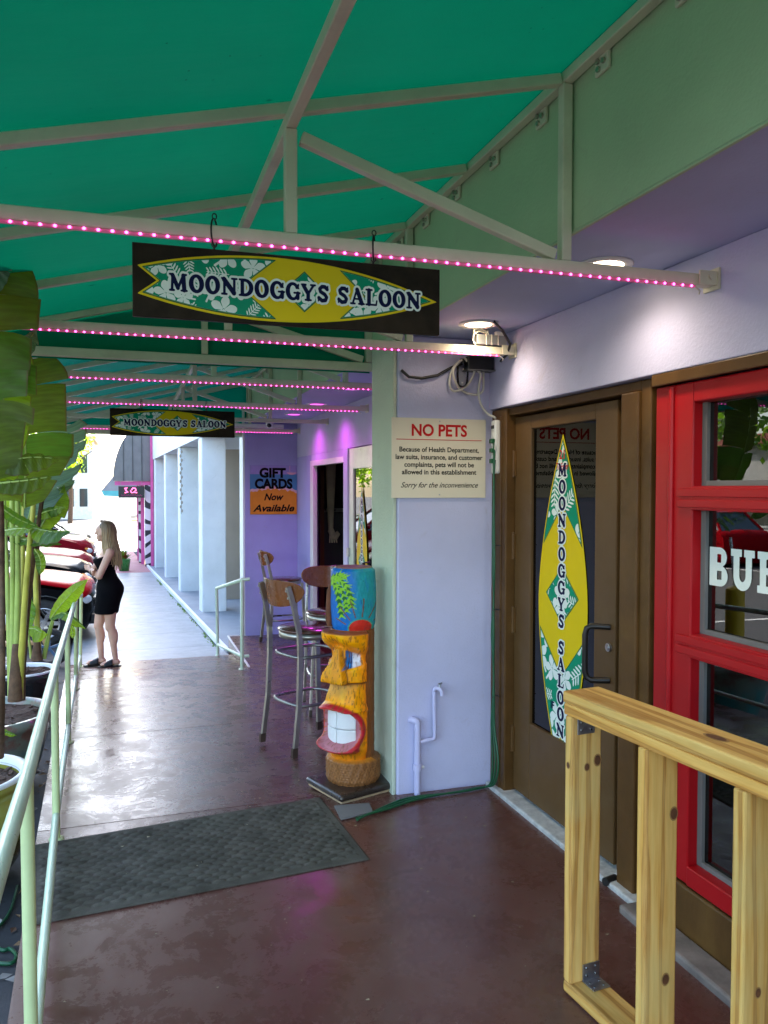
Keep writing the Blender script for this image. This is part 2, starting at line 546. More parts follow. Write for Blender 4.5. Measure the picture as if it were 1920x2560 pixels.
m = MB(); m.add([(xe(-4) + .02, -3.9, -.012), (1.98, -3.9, -.012), (1.98, 4, -.012), (1.98, 8, -.192), (xe(8) + .02, 8, -.192), (xe(4) + .02, 4, -.012)], ((0, 1, 2, 5), (5, 2, 3, 4))); m.build('joint_bed', M['dark'], walk)
# level landing before the far door, its flank rising from the ramp
m = MB()
m.span(1.155, 2.02, 8.0, 9.77, -.5, -.179)
m.build('landing', M['floor'], walk, bevel=.006)
m = MB(); m.bar((1.15, 8.0, -.172), (1.15, 9.77, -.172), .018, .012); m.bar((1.15, 9.76, -.172), (2.0, 9.76, -.172), .018, .012); m.build('edge_line', M['white'], walk)

ys = [9.45] + [9.45 + k * 1.22 for k in range(1, 12)]
gw = tag(empty('sidewalk'), kind='structure')
for a, b in zip(ys[:-1], ys[1:]):
    m = MB()
    xl0, xl1 = xe(a), xe(b)
    def xr(y): return 1.13 - .04 * (y - 10) if y > 9.77 else 1.13
    pts = [(xl0, a + .004, zf(a)), (xr(a), a + .004, zf(a)), (xr(b), b - .004, zf(b)), (xl1, b - .004, zf(b))]
    lo = [(p[0], p[1], p[2] - .4) for p in pts]
    m.add(pts + lo, ((0, 1, 2, 3), (0, 4, 5, 1), (1, 5, 6, 2), (2, 6, 7, 3), (3, 7, 4, 0)))
    m.build('slab', M['grey_walk'], gw)
strip('pink_pavement', M['pink_walk'], [22.88, 26, 30, 33], lambda y: xe(y), lambda y: 1.13 - .04 * (y - 10), lambda y, x: zf(y))
strip('far_pavement', M['pale_walk'], [33.01, 45, 70, 100], lambda y: xe(y), lambda y: 3.0, lambda y, x: zf(y))
strip('parking_lot', M['asphalt'], [-30, 0, 3, 6, 10, 20, 40, 90, 260], lambda y: -220 if y != 0 else -220, lambda y: 40 if y > 95 or y < -4 else max(xe(max(y, -4)) + .3, .3), lambda y, x: za(y) - (.0), nx=14)
# paint on the parking surface
bay = tag(empty('bay_lines'), kind='structure')
for y in (10.2, 13.0, 15.8, 18.6, 21.4, 24.2, 27.0, 29.8):
    m = MB(); p = [(-6.2, y, za(y) + .005), (-1.15, y, za(y) + .005), (-1.15, y + .1, za(y + .1) + .005), (-6.2, y + .1, za(y + .1) + .005)]
    m.add(p, ((0, 1, 2, 3),)); m.build('bay_line', M['white'], bay)
m = MB(); p = [(-13, -20, za(-20) + .006), (-12.85, -20, za(-20) + .006), (-12.85, 3, za(3) + .006), (-13, 3, za(3) + .006), (-12.85, 40, za(40) + .006), (-13, 40, za(40) + .006)]
m.add(p, ((0, 1, 2, 3), (3, 2, 4, 5))); m.build('lane_line', M['white'], bay)

# ---------------------------------------------------------------- the saloon building
B = empty('saloon_building', (0, 0, 0), label='lavender and sage stucco storefront with doors under the green awning', cat='building')
XH, XL, X2, XL2 = 1.87, 1.33, 2.0, 1.42
def part(name, mt, *spans, bevel=.004, parent=None, **kw):
    m = MB()
    for s_ in spans: m.span(*s_)
    return m.build(name, mt, parent or B, bevel=bevel, **kw)
part('header_wall', M['lavender'], (XH, 2.3, -4, 3.968, 2.045, 2.42))
part('header_wall', M['lavender'], (X2, 2.3, 4.36, 9.745, 2.0, 2.42))
part('soffit', M['soffit'], (XL + .002, 2.3, -4, 4.352, 2.421, 2.5))
part('soffit', M['soffit'], (XL2 + .002, 2.3, 4.354, 9.9, 2.421, 2.5))
part('upper_band', M['sage'], (XL, XL + .1, -4, 4.37, 2.4225, 3.0))
part('upper_band', M['sage'], (XL2, XL2 + .1, 4.372, 10.1, 2.4225, 3.0))
part('light_block_roof', M['lavender'], (XL + .06, 7.5, -4, 10.05, 3.002, 3.05), (2.302, 7.5, -4, 10.05, 2.502, 3.0))  # unseen top box added to block light, kept low so sun reaches the awnings
part('drip_trim', M['sage'], (XL - .004, XL + .008, -4, 4.37, 2.412, 2.4195), bevel=.002)
# plaster column: lavender front, pale sage flank
part('column', M['lavender'], (1.345, 1.95, 3.965, 4.345, -.05, 2.42), bevel=.012)
part('column_flank', M['pale_sage'], (1.322, 1.344, 3.972, 4.35, -.05, 2.42), bevel=.006)
# gift wall at the end
part('end_wall', M['violet'], (1.36, 2.3, 9.75, 10.05, -.5, 2.419), bevel=.008)
part('end_wall_cap', M['white_wall'], (1.335, 1.358, 9.755, 10.06, -.6, 2.6), bevel=.004)
# interior
part('room', M['dark'], (2.3, 7.4, 10.051, 10.15, -.4, 2.5), (7.3, 7.4, -4, 10.05, -.4, 2.5), (2.0, 7.4, -4.1, -4.001, -.4, 3.0), (2.3, 7.3, 3.95, 4.3, -.4, 2.49), bevel=0)
part('room_floor', M['dark_floor'], (2.021, 7.3, 4.31, 10.04, -.5, -.165), bevel=0)
part('room_floor', M['dark'], (2.021, 7.3, -4, 3.94, -.3, -.004), bevel=0)

# ---- brown door bay
XD = 1.95
fr = part('door_frame', M['brown_wood'], (1.885, 2.02, 3.792, 3.962, .0, 2.04), (1.9, 2.02, 2.60, 2.66, .0, 2.04), (1.945, 2.02, 2.772, 2.862, .0, 1.999), (1.885, 2.02, 2.6605, 2.771, 0, 1.999), (1.9, 2.02, 2.6605, 3.7915, 2.0, 2.04), bevel=.006)
m = MB(); m.span(1.878, 1.9, 3.84, 3.9, .0, 2.0); m.span(1.872, 1.886, -.0, 2.56, 2.0, 2.044); m.build('trim_strip', M['brown_wood'], B, bevel=.004)
D1 = part('door', M['brown_metal'], (1.935, 1.975, 3.612, 3.785, .035, 1.99), (1.935, 1.975, 2.868, 3.03, .035, 1.99), (1.935, 1.975, 3.0305, 3.6115, .035, .43), (1.935, 1.975, 3.0305, 3.6115, 1.92, 1.99), bevel=.005)
m = MB(); m.span(1.952, 1.96, 3.0305, 3.6115, .4305, 1.9195); m.build('pane', M['glass_dark'], D1)
m = MB(); m.span(1.99, 1.995, 2.95, 3.7, .1, 1.98); m.build('blind', M['dark'], D1)
for z in (.3, .93, 1.32, 1.75):
    m = MB(); m.tube([(1.93, 3.79, z - .07), (1.93, 3.79, z + .07)], .009, 8); m.span(1.929, 1.936, 3.765, 3.815, z - .065, z + .065); m.build('hinge', M['brown_wood'], D1)
# pull handle
m = MB(); m.tube([(1.935, 2.906, 1.036), (1.89, 2.93, 1.038), (1.868, 2.945, 1.038), (1.854, 2.956, 1.028), (1.848, 2.96, 1.0), (1.848, 2.96, .845), (1.854, 2.956, .818), (1.868, 2.945, .808), (1.89, 2.93, .808), (1.935, 2.906, .81)], .013, 10)
m.build('handle', M['black_metal'], D1)
m = MB(); m.tube([(1.925, 2.91, .95), (1.936, 2.91, .95)], .018, 14); m.tube([(1.92, 2.91, .95), (1.926, 2.91, .95)], .01, 10); m.build('lock', M['galv'], D1)
m = MB(); m.span(1.85, 2.0, 2.6, 3.95, -.02, .022); m.build('threshold', mat('worn white sill', (.5, .5, .47), .6, var=.3, vs_=20, dirt=(.12, .08, .06), dscale=9, damt=.9, bump=.4, bs=30), B, bevel=.008)

# ---- red sectional window
RW = part('red_window', M['red'], (1.90, 1.99, 2.36, 2.568, .2, 1.998), (1.90, 1.99, -1.2, 2.3595, 1.925, 1.998), bevel=.006)
part('brown_sill', M['brown_wood'], (1.89, 2.02, -1.3, 2.6, -.02, .195), bevel=.008)
part('concrete_sill', mat('dirty concrete', (.20, .17, .15), .8, var=.4, vs_=9, bump=.4, bs=40), (1.78, 1.888, -1.3, 2.6, -.02, .03), bevel=.01)
zr_ = [(.2005, .27), (1.02, 1.105), (1.545, 1.63)]
for i, (a, b) in enumerate(zr_):
    m = MB()
    m.span(1.895, 1.985, -1.2, 2.3595, a, b)
    if i: m.span(1.889, 1.896, -1.2, 2.43, (a + b) / 2 - .004 - .03, (a + b) / 2 - .004); m.span(1.889, 1.896, -1.2, 2.43, (a + b) / 2 + .004, (a + b) / 2 + .034)
    m.build('rail', M['red'], RW, bevel=.004)
m = MB(); m.tube([(1.897, 2.47, .2), (1.897, 2.47, 1.99)], .012, 8); m.build('bead', M['red'], RW)
for y in (.95,):
    m = MB(); m.span(1.90, 1.985, y - .06, y + .06, .2705, 1.92); m.build('stile', M['red'], RW, bevel=.004)
for za_, zb in ((.2705, 1.0195), (1.1055, 1.5445), (1.6305, 1.9245)):
    m = MB(); m.span(1.955, 1.962, -1.19, 2.355, za_, zb); m.build('pane', M['glass'], RW)
    m = MB(); m.span(1.94, 1.954, 2.335, 2.3592, za_, zb); m.span(1.94, 1.954, -1.19, 2.334, za_, za_ + .018); m.build('gasket', M['grey_seal'], RW)
    m = MB(); m.span(2.0, 2.02, 2.29, 2.36, za_, zb); m.build('inner_track', M['black'], RW)

# ---- far double door
FD = empty('far_entrance', label='open far doorway with white frame and pale green glass door', cat='door')
FD.parent = None
def fp(name, mt, *spans, parent=FD, bevel=.004, **kw): return part(name, mt, *spans, parent=parent, bevel=bevel, **kw)
fp('wall_strip', M['violet'], (2.0, 2.06, 8.95, 9.749, -.18, 1.999))
fp('door_frame', M['white'], (1.985, 2.035, 8.80, 8.949, -.18, 1.93), (1.985, 2.06, 7.42, 8.799, 1.87, 1.93))
fp('mullion', M['lavender'], (1.97, 2.12, 7.27, 7.419, -.16, 1.999))
fp('lintel', M['lavender'], (2.0, 2.15, 7.42, 8.949, 1.931, 1.999))
GD = fp('door', M['rail_paint'], (1.985, 2.025, 7.12, 7.265, -.12, 1.99), (1.985, 2.025, 6.36, 6.48, -.12, 1.99), (1.985, 2.025, 6.4805, 7.1195, 1.80, 1.99), (1.985, 2.025, 6.4805, 7.1195, -.12, .12))
m = MB(); m.span(2.0, 2.008, 6.4805, 7.1195, .1205, 1.7995); m.build('pane', M['glass'], GD)
m = MB(); m.tube([(1.985, 6.58, .98), (1.93, 6.58, .98), (1.93, 6.58, .62), (1.985, 6.58, .62)], .014, 8); m.build('handle', M['black_metal'], GD)
m = MB(); m.span(1.968, 1.986, 7.225, 7.3, .98, 1.06); m.build('hinge', M['galv'], GD)
fp('wall_strip', M['violet'], (2.0, 2.2, 4.36, 6.35, -.1, 1.999))
m = MB(); m.span(2.03, 2.045, 6.9, 7.11, .1, 1.95); m.build('curtain', M['dark'], GD)
# things seen inside
m = MB(); m.span(2.27, 2.32, 9.65, 9.75, -.16, 2.4)
tag(m.build('post', mat('orange brown post', (.16, .055, .015), .4)), 'orange brown wooden post just inside the far doorway', 'post')
o = empty('hanging_ornament', (2.42, 9.72, 1.98), label='pale ribbed hanging ornament with curled end inside the far doorway', cat='ornament')
m = MB(); cm = mat('bone cream', (.70, .62, .42), .6, var=.2)
pr = []
for k in range(34):
    z = -.02 - k * .026
    r = .075 * (1 - k / 60)
    pr += [(r * .9, z), (r, z - .012)]
m.lathe(pr, (0, 0, 0), 12); m.build('tail', cm, o)
m = MB(); m.tube([(0, .0, -.88), (.02, -.03, -.95), (.05, -.07, -.97), (.07, -.09, -.93), (.05, -.08, -.9)], [.04, .04, .034, .028, .02], 8)
for k in range(4): m.cap((-.02 + k * .022, -.05, -.95), (-.03 + k * .03, -.07, -1.03), .013, .009, 8)
m.build('curl', cm, o)
m = MB(); m.tube([(0, 0, 0), (0, 0, .5)], .004, 6); m.build('cord', M['black'], o)
o = empty('notice_board', (2.62, 9.95, .95), label='dark notice panel with pale top strip inside the far doorway', cat='board')
m = MB(); m.box((0, 0, 0), (1.3, .04, .7)); m.build('panel', mat('grey panel', (.06, .06, .065), .5), o)
m = MB(); m.box((0, -.025, .39), (1.3, .03, .05)); m.build('top_strip', M['steel'], o)

# ---------------------------------------------------------------- neighbour arcade
A = empty('arcade_building', label='white stucco arcade building with square pillars beyond the far door', cat='building')
xs = lambda y: 1.15 - .0385 * (y - 13.5)
for i, y in enumerate((13.5, 17.0, 20.5, 24.0)):
    x = xs(y)
    m = MB(); m.box((x + .21, y + .2, (zf(y) - .1 + 2.46) / 2), (.40, .42, 2.46 - zf(y) + .1), rz=.04)
    m.build('pillar', M['white_wall'], A, bevel=.02)
m = MB()
y0, y1 = 10.3, 24.6
m.add([(xs(y0), y0, 2.46), (xs(y1), y1, 2.46), (xs(y1) + .4, y1, 2.46), (xs(y0) + .4, y0, 2.46), (xs(y0), y0, 8), (xs(y1), y1, 8), (xs(y1) + .4, y1, 8), (xs(y0) + .4, y0, 8)], ((0, 1, 2, 3), (7, 6, 5, 4), (0, 4, 5, 1), (3, 2, 6, 7), (0, 3, 7, 4), (1, 5, 6, 2)))
m.build('shade_raised_beam', M['white_wall'], A)  # carried up far out of view to shade the parked cars
m = MB(); m.span(1.3, 6, 10.3, 24.6, 2.6, 2.7); m.build('ceiling', M['white_wall'], A)
for y in (14.0, 17.5, 21): 
    m = MB(); m.span(xs(y) + .42, 3.0, y, y + .2, 2.3, 2.6); m.build('cross_beam', M['white_wall'], A)
m = MB(); m.span(2.6, 2.8, 10.2, 30, -1, 2.6); m.build('back_wall', M['tan_wall'], A)
m = MB(); m.span(1.75, 2.8, 15.2, 15.4, -1, 2.6); m.build('cross_wall', M['tan_wall'], A)
m = MB(); m.add([(1.16, 9.8, zf(9.8) + .03), (3, 9.8, zf(9.8) + .03), (3, 25, zf(25) + .03), (1.16 - .0385 * 15.2 - .02, 25, zf(25) + .03), (1.16, 9.8, -1.4), (1.16 - .0385 * 15.2 - .02, 25, -1.4)], ((0, 1, 2, 3), (0, 3, 5, 4))); m.build('arcade_floor', M['arcade_floor'], A)
m = MB(); m.bar((1.14, 9.9, zf(9.9) + .02), (1.14 - .0385 * 15, 25, zf(25) + .02), .05, .07); m.build('edge_curb', M['white_wall'], A)
m = MB(); m.span(1.2, 7, 10.3, 24.5, 8.0, 8.15); m.build('roof', M['white_wall'], A)  # unseen, lifted with the beam so the cars stay in shade
m = MB(); m.lathe([(.09, 0), (.09, -.02), (.0, -.021)], (1.9, 12.4, 2.6), 16); m.build('ceiling_lamp', emit('lamp glow', (1, .95, .85), 3), A)
o = empty('shell_string', (1.035, 16.6, 2.45), label='string of tan shells hanging beside an arcade pillar', cat='ornament')
for k in range(15):
    m = MB(); m.ball((.012 * (-1) ** k, 0, -.10 - .085 * k), (.022, .012, .034), 8, 6); m.build('shell', M['tan_wall'], o)
m = MB(); m.tube([(0, 0, 0), (0, 0, -1.35)], .004, 5); m.build('cord', M['black'], o)
# weeds along the curb
m = MB()
for k in range(260):
    y = random.choice((10.6, 11.4, 12.9, 14.2, 15.0, 16.8, 19.4, 20.1)) + random.gauss(0, .25)
    x = 1.10 - .0385 * (y - 10) + random.uniform(-.03, .02)
    z = zf(y)
    a = random.uniform(0, 6.28); r = random.uniform(.015, .04)
    m.add([(x, y, z), (x + r * math.cos(a), y + r * math.sin(a), z + random.uniform(.01, .04)), (x + r * math.cos(a + .7), y + r * math.sin(a + .7), z + .01)], ((0, 1, 2),))
tag(m.build('weeds', M['leaf']), 'small weeds growing along the arcade curb', 'weeds', kind='stuff')

# ---------------------------------------------------------------- pink shop
Pk = empty('pink_shop', label='pink trimmed shop with zebra striped columns and grey rounded metal awning', cat='building')
pink = mat('pink paint', (.72, .10, .33), .45)
m = MB(); m.span(.66, .74, 24.7, 24.95, -.9, 8); m.build('corner_trim', pink, Pk)
m = MB(); m.span(.76, 6, 24.75, 36, -.9, 8); m.build('wall', M['white_wall'], Pk)  # unseen upper height added to wall and trim, keeping sun off the cars
zeb = NT('zebra paint')
zv = zeb.co(scale=(1, 1, 1))
zw = zeb.n('ShaderNodeTexWave', Scale=.75, Distortion=9.0, Detail=1.0); zw.bands_direction = 'Z'
zw.inputs['Detail Scale'].default_value = 1.3
zeb.l(zv, zw.inputs['Vector'])
zeb.base(zeb.ramp(zw.outputs['Fac'], [(.30, (.02, .02, .025)), (.36, (.78, .77, .76))]))
for i, (x0, y) in enumerate(((.50, 25.0), (.34, 26.6))):
    m = MB(); m.span(x0, x0 + .17, y, y + .25, zf(y) - .02, 1.72); m.build('striped_column', zeb.m, Pk, bevel=.01)
m = MB(); m.span(.40, .50, 26.0, 26.2, zf(26), 1.7); m.build('door_post', pink, Pk); m = MB(); m.span(.30, .36, 27.6, 27.8, zf(27), 1.7); m.build('door_post', pink, Pk); m = MB(); m.span(-.35, .66, 25.0, 25.1, 1.7, 1.82); m.build('awning_rail', pink, Pk)
m = MB(); m.span(.60, .75, 25.3, 33, -.9, 1.75); m.build('shop_front', M['white'], Pk)
# barrel awning: ribbed end panel and curved roof
prof = [(.66, 1.83)]
for k in range(15):
    a = math.pi / 2 * k / 14
    prof.append((.66 - 1.06 * math.cos(a), 1.83 + 1.75 * math.sin(a)))
m = MB()
mtx = Matrix(((1, 0, 0, 0), (0, 0, 1, 24.95), (0, 1, 0, 0), (0, 0, 0, 1)))
m.prism([(x, z) for x, z in prof], 6.0, mtx)
m.build('awning', mat('grey sheet metal', (.17, .165, .165), .45, .3), Pk)
m = MB()
for x in (-.10, .16, .42):
    t = math.acos(min(1, max(-1, (.66 - x) / 1.06)))
    m.span(x - .012, x + .012, 24.925, 24.9495, 1.84, 1.83 + 1.75 * math.sin(t) - .02)
m.build('seam', mat('dark seam', (.06, .06, .06), .5), Pk)
o = empty('hanging_sign', (.12, 24.9, 1.5), label='black box sign with pink shapes hanging under the grey awning', cat='sign')
m = MB(); m.box((0, 0, 0), (.74, .12, .34)); m.build('panel', M['black'], o, bevel=.01)
pk2 = emit('pink sign print', (.9, .12, .3), .5)
m = MB()
m.tube([(-.2, -.066, .1), (-.12, -.066, .13), (-.17, -.066, .06), (-.1, -.066, .0), (-.19, -.066, -.02)], .022, 6)
m.tube([(.0, -.066, .06), (.04, -.066, .12), (.11, -.066, .11), (.13, -.066, .05), (.06, -.066, .0), (.16, -.066, -.02)], .022, 6)
m.tube([(-.03, -.066, .05), (.0, -.066, -.02), (.06, -.066, -.01)], .018, 6)
m.build('emblem', pk2, o)
m = MB()
pts = [(-.3 + .6 * k / 40, -.066, -.1 + .022 * math.sin(k * 1.9) * (1 if k % 7 else 1.9)) for k in range(41)]
m.tube(pts, .008, 5); m.build('lettering', mat('dark pink print', (.35, .05, .14), .5), o)
for x in (-.3, .3):
    m = MB(); m.tube([(x, 0, .17), (x, 0, .32)], .006, 6); m.build('chain', M['steel'], o)
# the next awning on
o = empty('teal_awning', (-.05, 36, 1.5), label='grey and teal sloped awning beyond the pink shop', cat='awning')
m = MB(); m.add([(-1.0, 0, 0), (.5, 0, 0), (.5, 0, 1.9), (-1.0, 5, 0), (.5, 5, 0), (.5, 5, 1.9)], ((0, 1, 2), (5, 4, 3), (0, 2, 5, 3), (0, 3, 4, 1), (1, 4, 5, 2))); m.build('canopy', mat('grey awning cloth', (.25, .25, .27), .6), o)
m = MB(); m.add([(-1.0, -.01, 0), (.5, -.01, 0), (.5, -.01, -.28), (-.9, -.01, -.22)], ((0, 3, 2, 1),)); m.build('valance', mat('teal awning cloth', (.10, .42, .44), .6), o)
# ================================================================ awnings
def zr(x): return 2.89 + .25 * (x - 1.31)            # underside of the rafters
XE = -1.06
S_ = .034
def make_awning(lbl, y0, y1, trusses, rafters, xl, end=None, cat='awning', cloth='canopy'):
    w = empty('awning', (0, 0, 0), label=lbl, cat=cat)
    dx = xl - XL
    def bar(name, a, b, ww=S_, hh=S_, **kw):
        m = MB(); m.bar(a, b, ww, hh); return m.build(name, M['steel_paint'], w, bevel=.004, **kw)
    # fabric, sagging a touch between the rafters
    m = MB()
    ry = sorted(set([y0, y1] + list(rafters) + [t_[0] for t_ in trusses]))
    ys = []
    for a, b in zip(ry[:-1], ry[1:]): ys += [a + (b - a) * k / 6 for k in range(6)]
    ys.append(y1)
    nx = 12
    top = []
    for y in ys:
        i = max(k for k in range(len(ry)) if ry[k] <= y + 1e-6); i = min(i, len(ry) - 2)
        t = (y - ry[i]) / (ry[i + 1] - ry[i])
        for k in range(nx + 1):
            x = XE + (xl - XE) * k / nx
            top.append((x, y, zr(x - dx) + S_ * .5 + .008 - .014 * math.sin(math.pi * t) * math.sin(math.pi * k / nx)))
    W = nx + 1
    m.add(top, [(j * W + i, j * W + i + 1, (j + 1) * W + i + 1, (j + 1) * W + i) for j in range(len(ys) - 1) for i in range(nx)], True)
    m.build('canopy', M[cloth], w)
    bar('ledger', (xl - .024, y0, zr(XL - .02) - .0), (xl - .024, y1, zr(XL - .02)))
    bar('eave_beam', (XE, y0, 2.31), (XE, y1, 2.31))
    bar('purlin', (.44 + dx, y0, zr(.44) - .0365), (.44 + dx, y1, zr(.44) - .0365), .032, .038)
    for y in rafters:
        bar('rafter', (XE + .022, y, zr(XE + .022 - dx)), (xl - .046, y, zr(XL - .046)))
    for k, (y, xh) in enumerate(trusses):
        bar('rafter', (XE + .022, y, zr(XE + .022 - dx)), (xl - .046, y, zr(XL - .046)))
        bar('chord', (XE + .022, y, 2.31), (xh - .012, y, 2.31), .038, .038)
        bar('king_post', (.44 + dx, y, 2.3295), (.44 + dx, y, zr(.44) - .056))
        bar('wall_post', (xl - .024, y, 2.3295), (xl - .024, y, zr(XL - .02) - .0175))
        bar('brace', (.47 + dx, y, zr(.44) - .075), (xl - .06, y, 2.345), .03, .035)
        m = MB(); m.box((xh - .006, y, 2.315), (.008, .075, .07)); m.box((xh - .04, y - .027, 2.315), (.075, .007, .045)); m.tube([(xh - .035, y - .031, 2.318), (xh - .035, y - .037, 2.318)], .011, 8)
        m.build('wall_bracket', M['steel_paint'], w)
    y = y0 + .35
    while y < y1 - .1:                                   # ledger lugs with bolts
        m = MB(); m.box((xl - .008, y, zr(XL - .02) - .036), (.012, .07, .058))
        br = m.build('bracket', M['steel_paint'], w, bevel=.004)
        m = MB()
        for dy, dz in ((-.016, -.038), (.014, -.028), (.010, -.052)): m.tube([(xl - .014, y + dy, zr(XL - .02) + dz), (xl - .022, y + dy, zr(XL - .02) + dz)], .0085, 6)
        m.build('bolt', M['dark_steel'], br)
        y += .36
    if end:
        ye, zb = end
        bar('end_beam', (XE + .022, ye, zb), (xl + .012, ye, zb), .04, .046)
        bar('end_post', (xl - .012, ye, zb + .026), (xl - .012, ye, zr(XL - .02) - .022), .042, .042)
        bar('king_post', (.40 + dx, ye, zb + .026), (.40 + dx, ye, zr(.40) - .022))
        bar('brace', (.43 + dx, ye, zr(.44) - .08), (xl - .05, ye, zb + .04), .034, .04)
        bar('rafter', (XE + .022, ye, zr(XE + .022 - dx)), (xl - .046, ye, zr(XL - .046)))
        m = MB(); yy = ye + .026
        m.add([(XE, yy, zb - .03), (xl, yy, zb - .03), (xl, yy, zr(XL) + .03), (XE, yy, max(zr(XE - dx) + .03, zb + .03))], ((0, 1, 2, 3),))
        m.build('end_panel', M[cloth], w)
    return w
TN = [(.78, XH), (2.23, XH), (3.68, XH)]
make_awning('green fabric awning with welded tube frame over the nearer entrance', -.1, 4.42, TN, [.05, 1.5, 2.955, 4.05][:3], XL, (4.395, 2.31))
TF = [(5.2, X2), (6.70, X2), (8.15, X2), (9.58, X2)]
make_awning('green fabric awning over the far entrance, beyond the first awning', 4.45, 9.86, TF, [4.75, 5.95, 7.4, 8.85], XL2, (9.80, 2.27), cloth='canopy_far')

# ---- led strips under the trusses
pinkled = emit('magenta diode', (1.0, .10, .66), 1.1)
tape = NT('led tape'); tape.base((.75, .18, .30)); tape.set(Roughness=.5, Emission_Color=(.9, .06, .35), Emission_Strength=.02)
led_labels = ['magenta led strip under the beam that carries the large nearer sign', 'magenta led strip under the beam that carries the grey transformer box', 'magenta led strip on the first beam of the far awning',
              'magenta led strip on the beam that carries the far small sign', 'magenta led strip on the last beam before the violet end wall']
for lbl, (y, xh) in zip(led_labels, (TN[1], TN[2], TF[0], TF[1], TF[3])):
    xa, xb = XE + .1, xh - .09
    o = empty('led_strip', (xb, y, 2.284), label=lbl, cat='led strip', group='led strips under the awning beams')
    m = MB(); m.span(xa - xb, 0, -.0212, -.012, -.003, .003); m.span(xa - xb, 0, -.024, -.0213, -.003, .004); m.build('tape', tape.m, o)
    m = MB(); n = int((xb - xa) / .0345)
    for k in range(n):
        x = -(k + .5) * .0345
        m.ball((x, -.0262, .0), (.0044, .0036, .0040), 6, 4)
    m.build('diodes', pinkled, o, kind='stuff')
    m = MB(); m.tube([(0, -.02, 0), (.02, -.02, -.012), (.025, -.01, -.02)], .003, 5); m.build('lead', M['cord_white'], o)

# ---------------------------------------------------------------- outline drawing (letters, flowers, boards)
def sd_cap(X, Y, x0, y0, x1, y1, r0, r1=None):
    r1 = r0 if r1 is None else r1
    dx, dy = x1 - x0, y1 - y0
    t = np.clip(((X - x0) * dx + (Y - y0) * dy) / max(dx * dx + dy * dy, 1e-9), 0, 1)
    return np.hypot(X - x0 - t * dx, Y - y0 - t * dy) - (r0 + (r1 - r0) * t)
def sd_ell(X, Y, cx, cy, rx, ry, a=0):
    ca, sa = math.cos(a), math.sin(a)
    u, v = (X - cx) * ca + (Y - cy) * sa, -(X - cx) * sa + (Y - cy) * ca
    k = np.sqrt((u / rx) ** 2 + (v / ry) ** 2)
    g = np.sqrt((u / rx ** 2) ** 2 + (v / ry ** 2) ** 2) + 1e-6
    return np.where(k > .3, k * (k - 1) / g, -min(rx, ry))
def sd_box(X, Y, x0, x1, y0, y1):
    return np.maximum(np.maximum(x0 - X, X - x1), np.maximum(y0 - Y, Y - y1))
def caps(X, Y, L):
    d = None
    for c in L:
        q = sd_cap(X, Y, *c)
        d = q if d is None else np.minimum(d, q)
    return d
def path(X, Y, pts, r):
    return caps(X, Y, [(a[0], a[1], b[0], b[1], r) for a, b in zip(pts[:-1], pts[1:])])
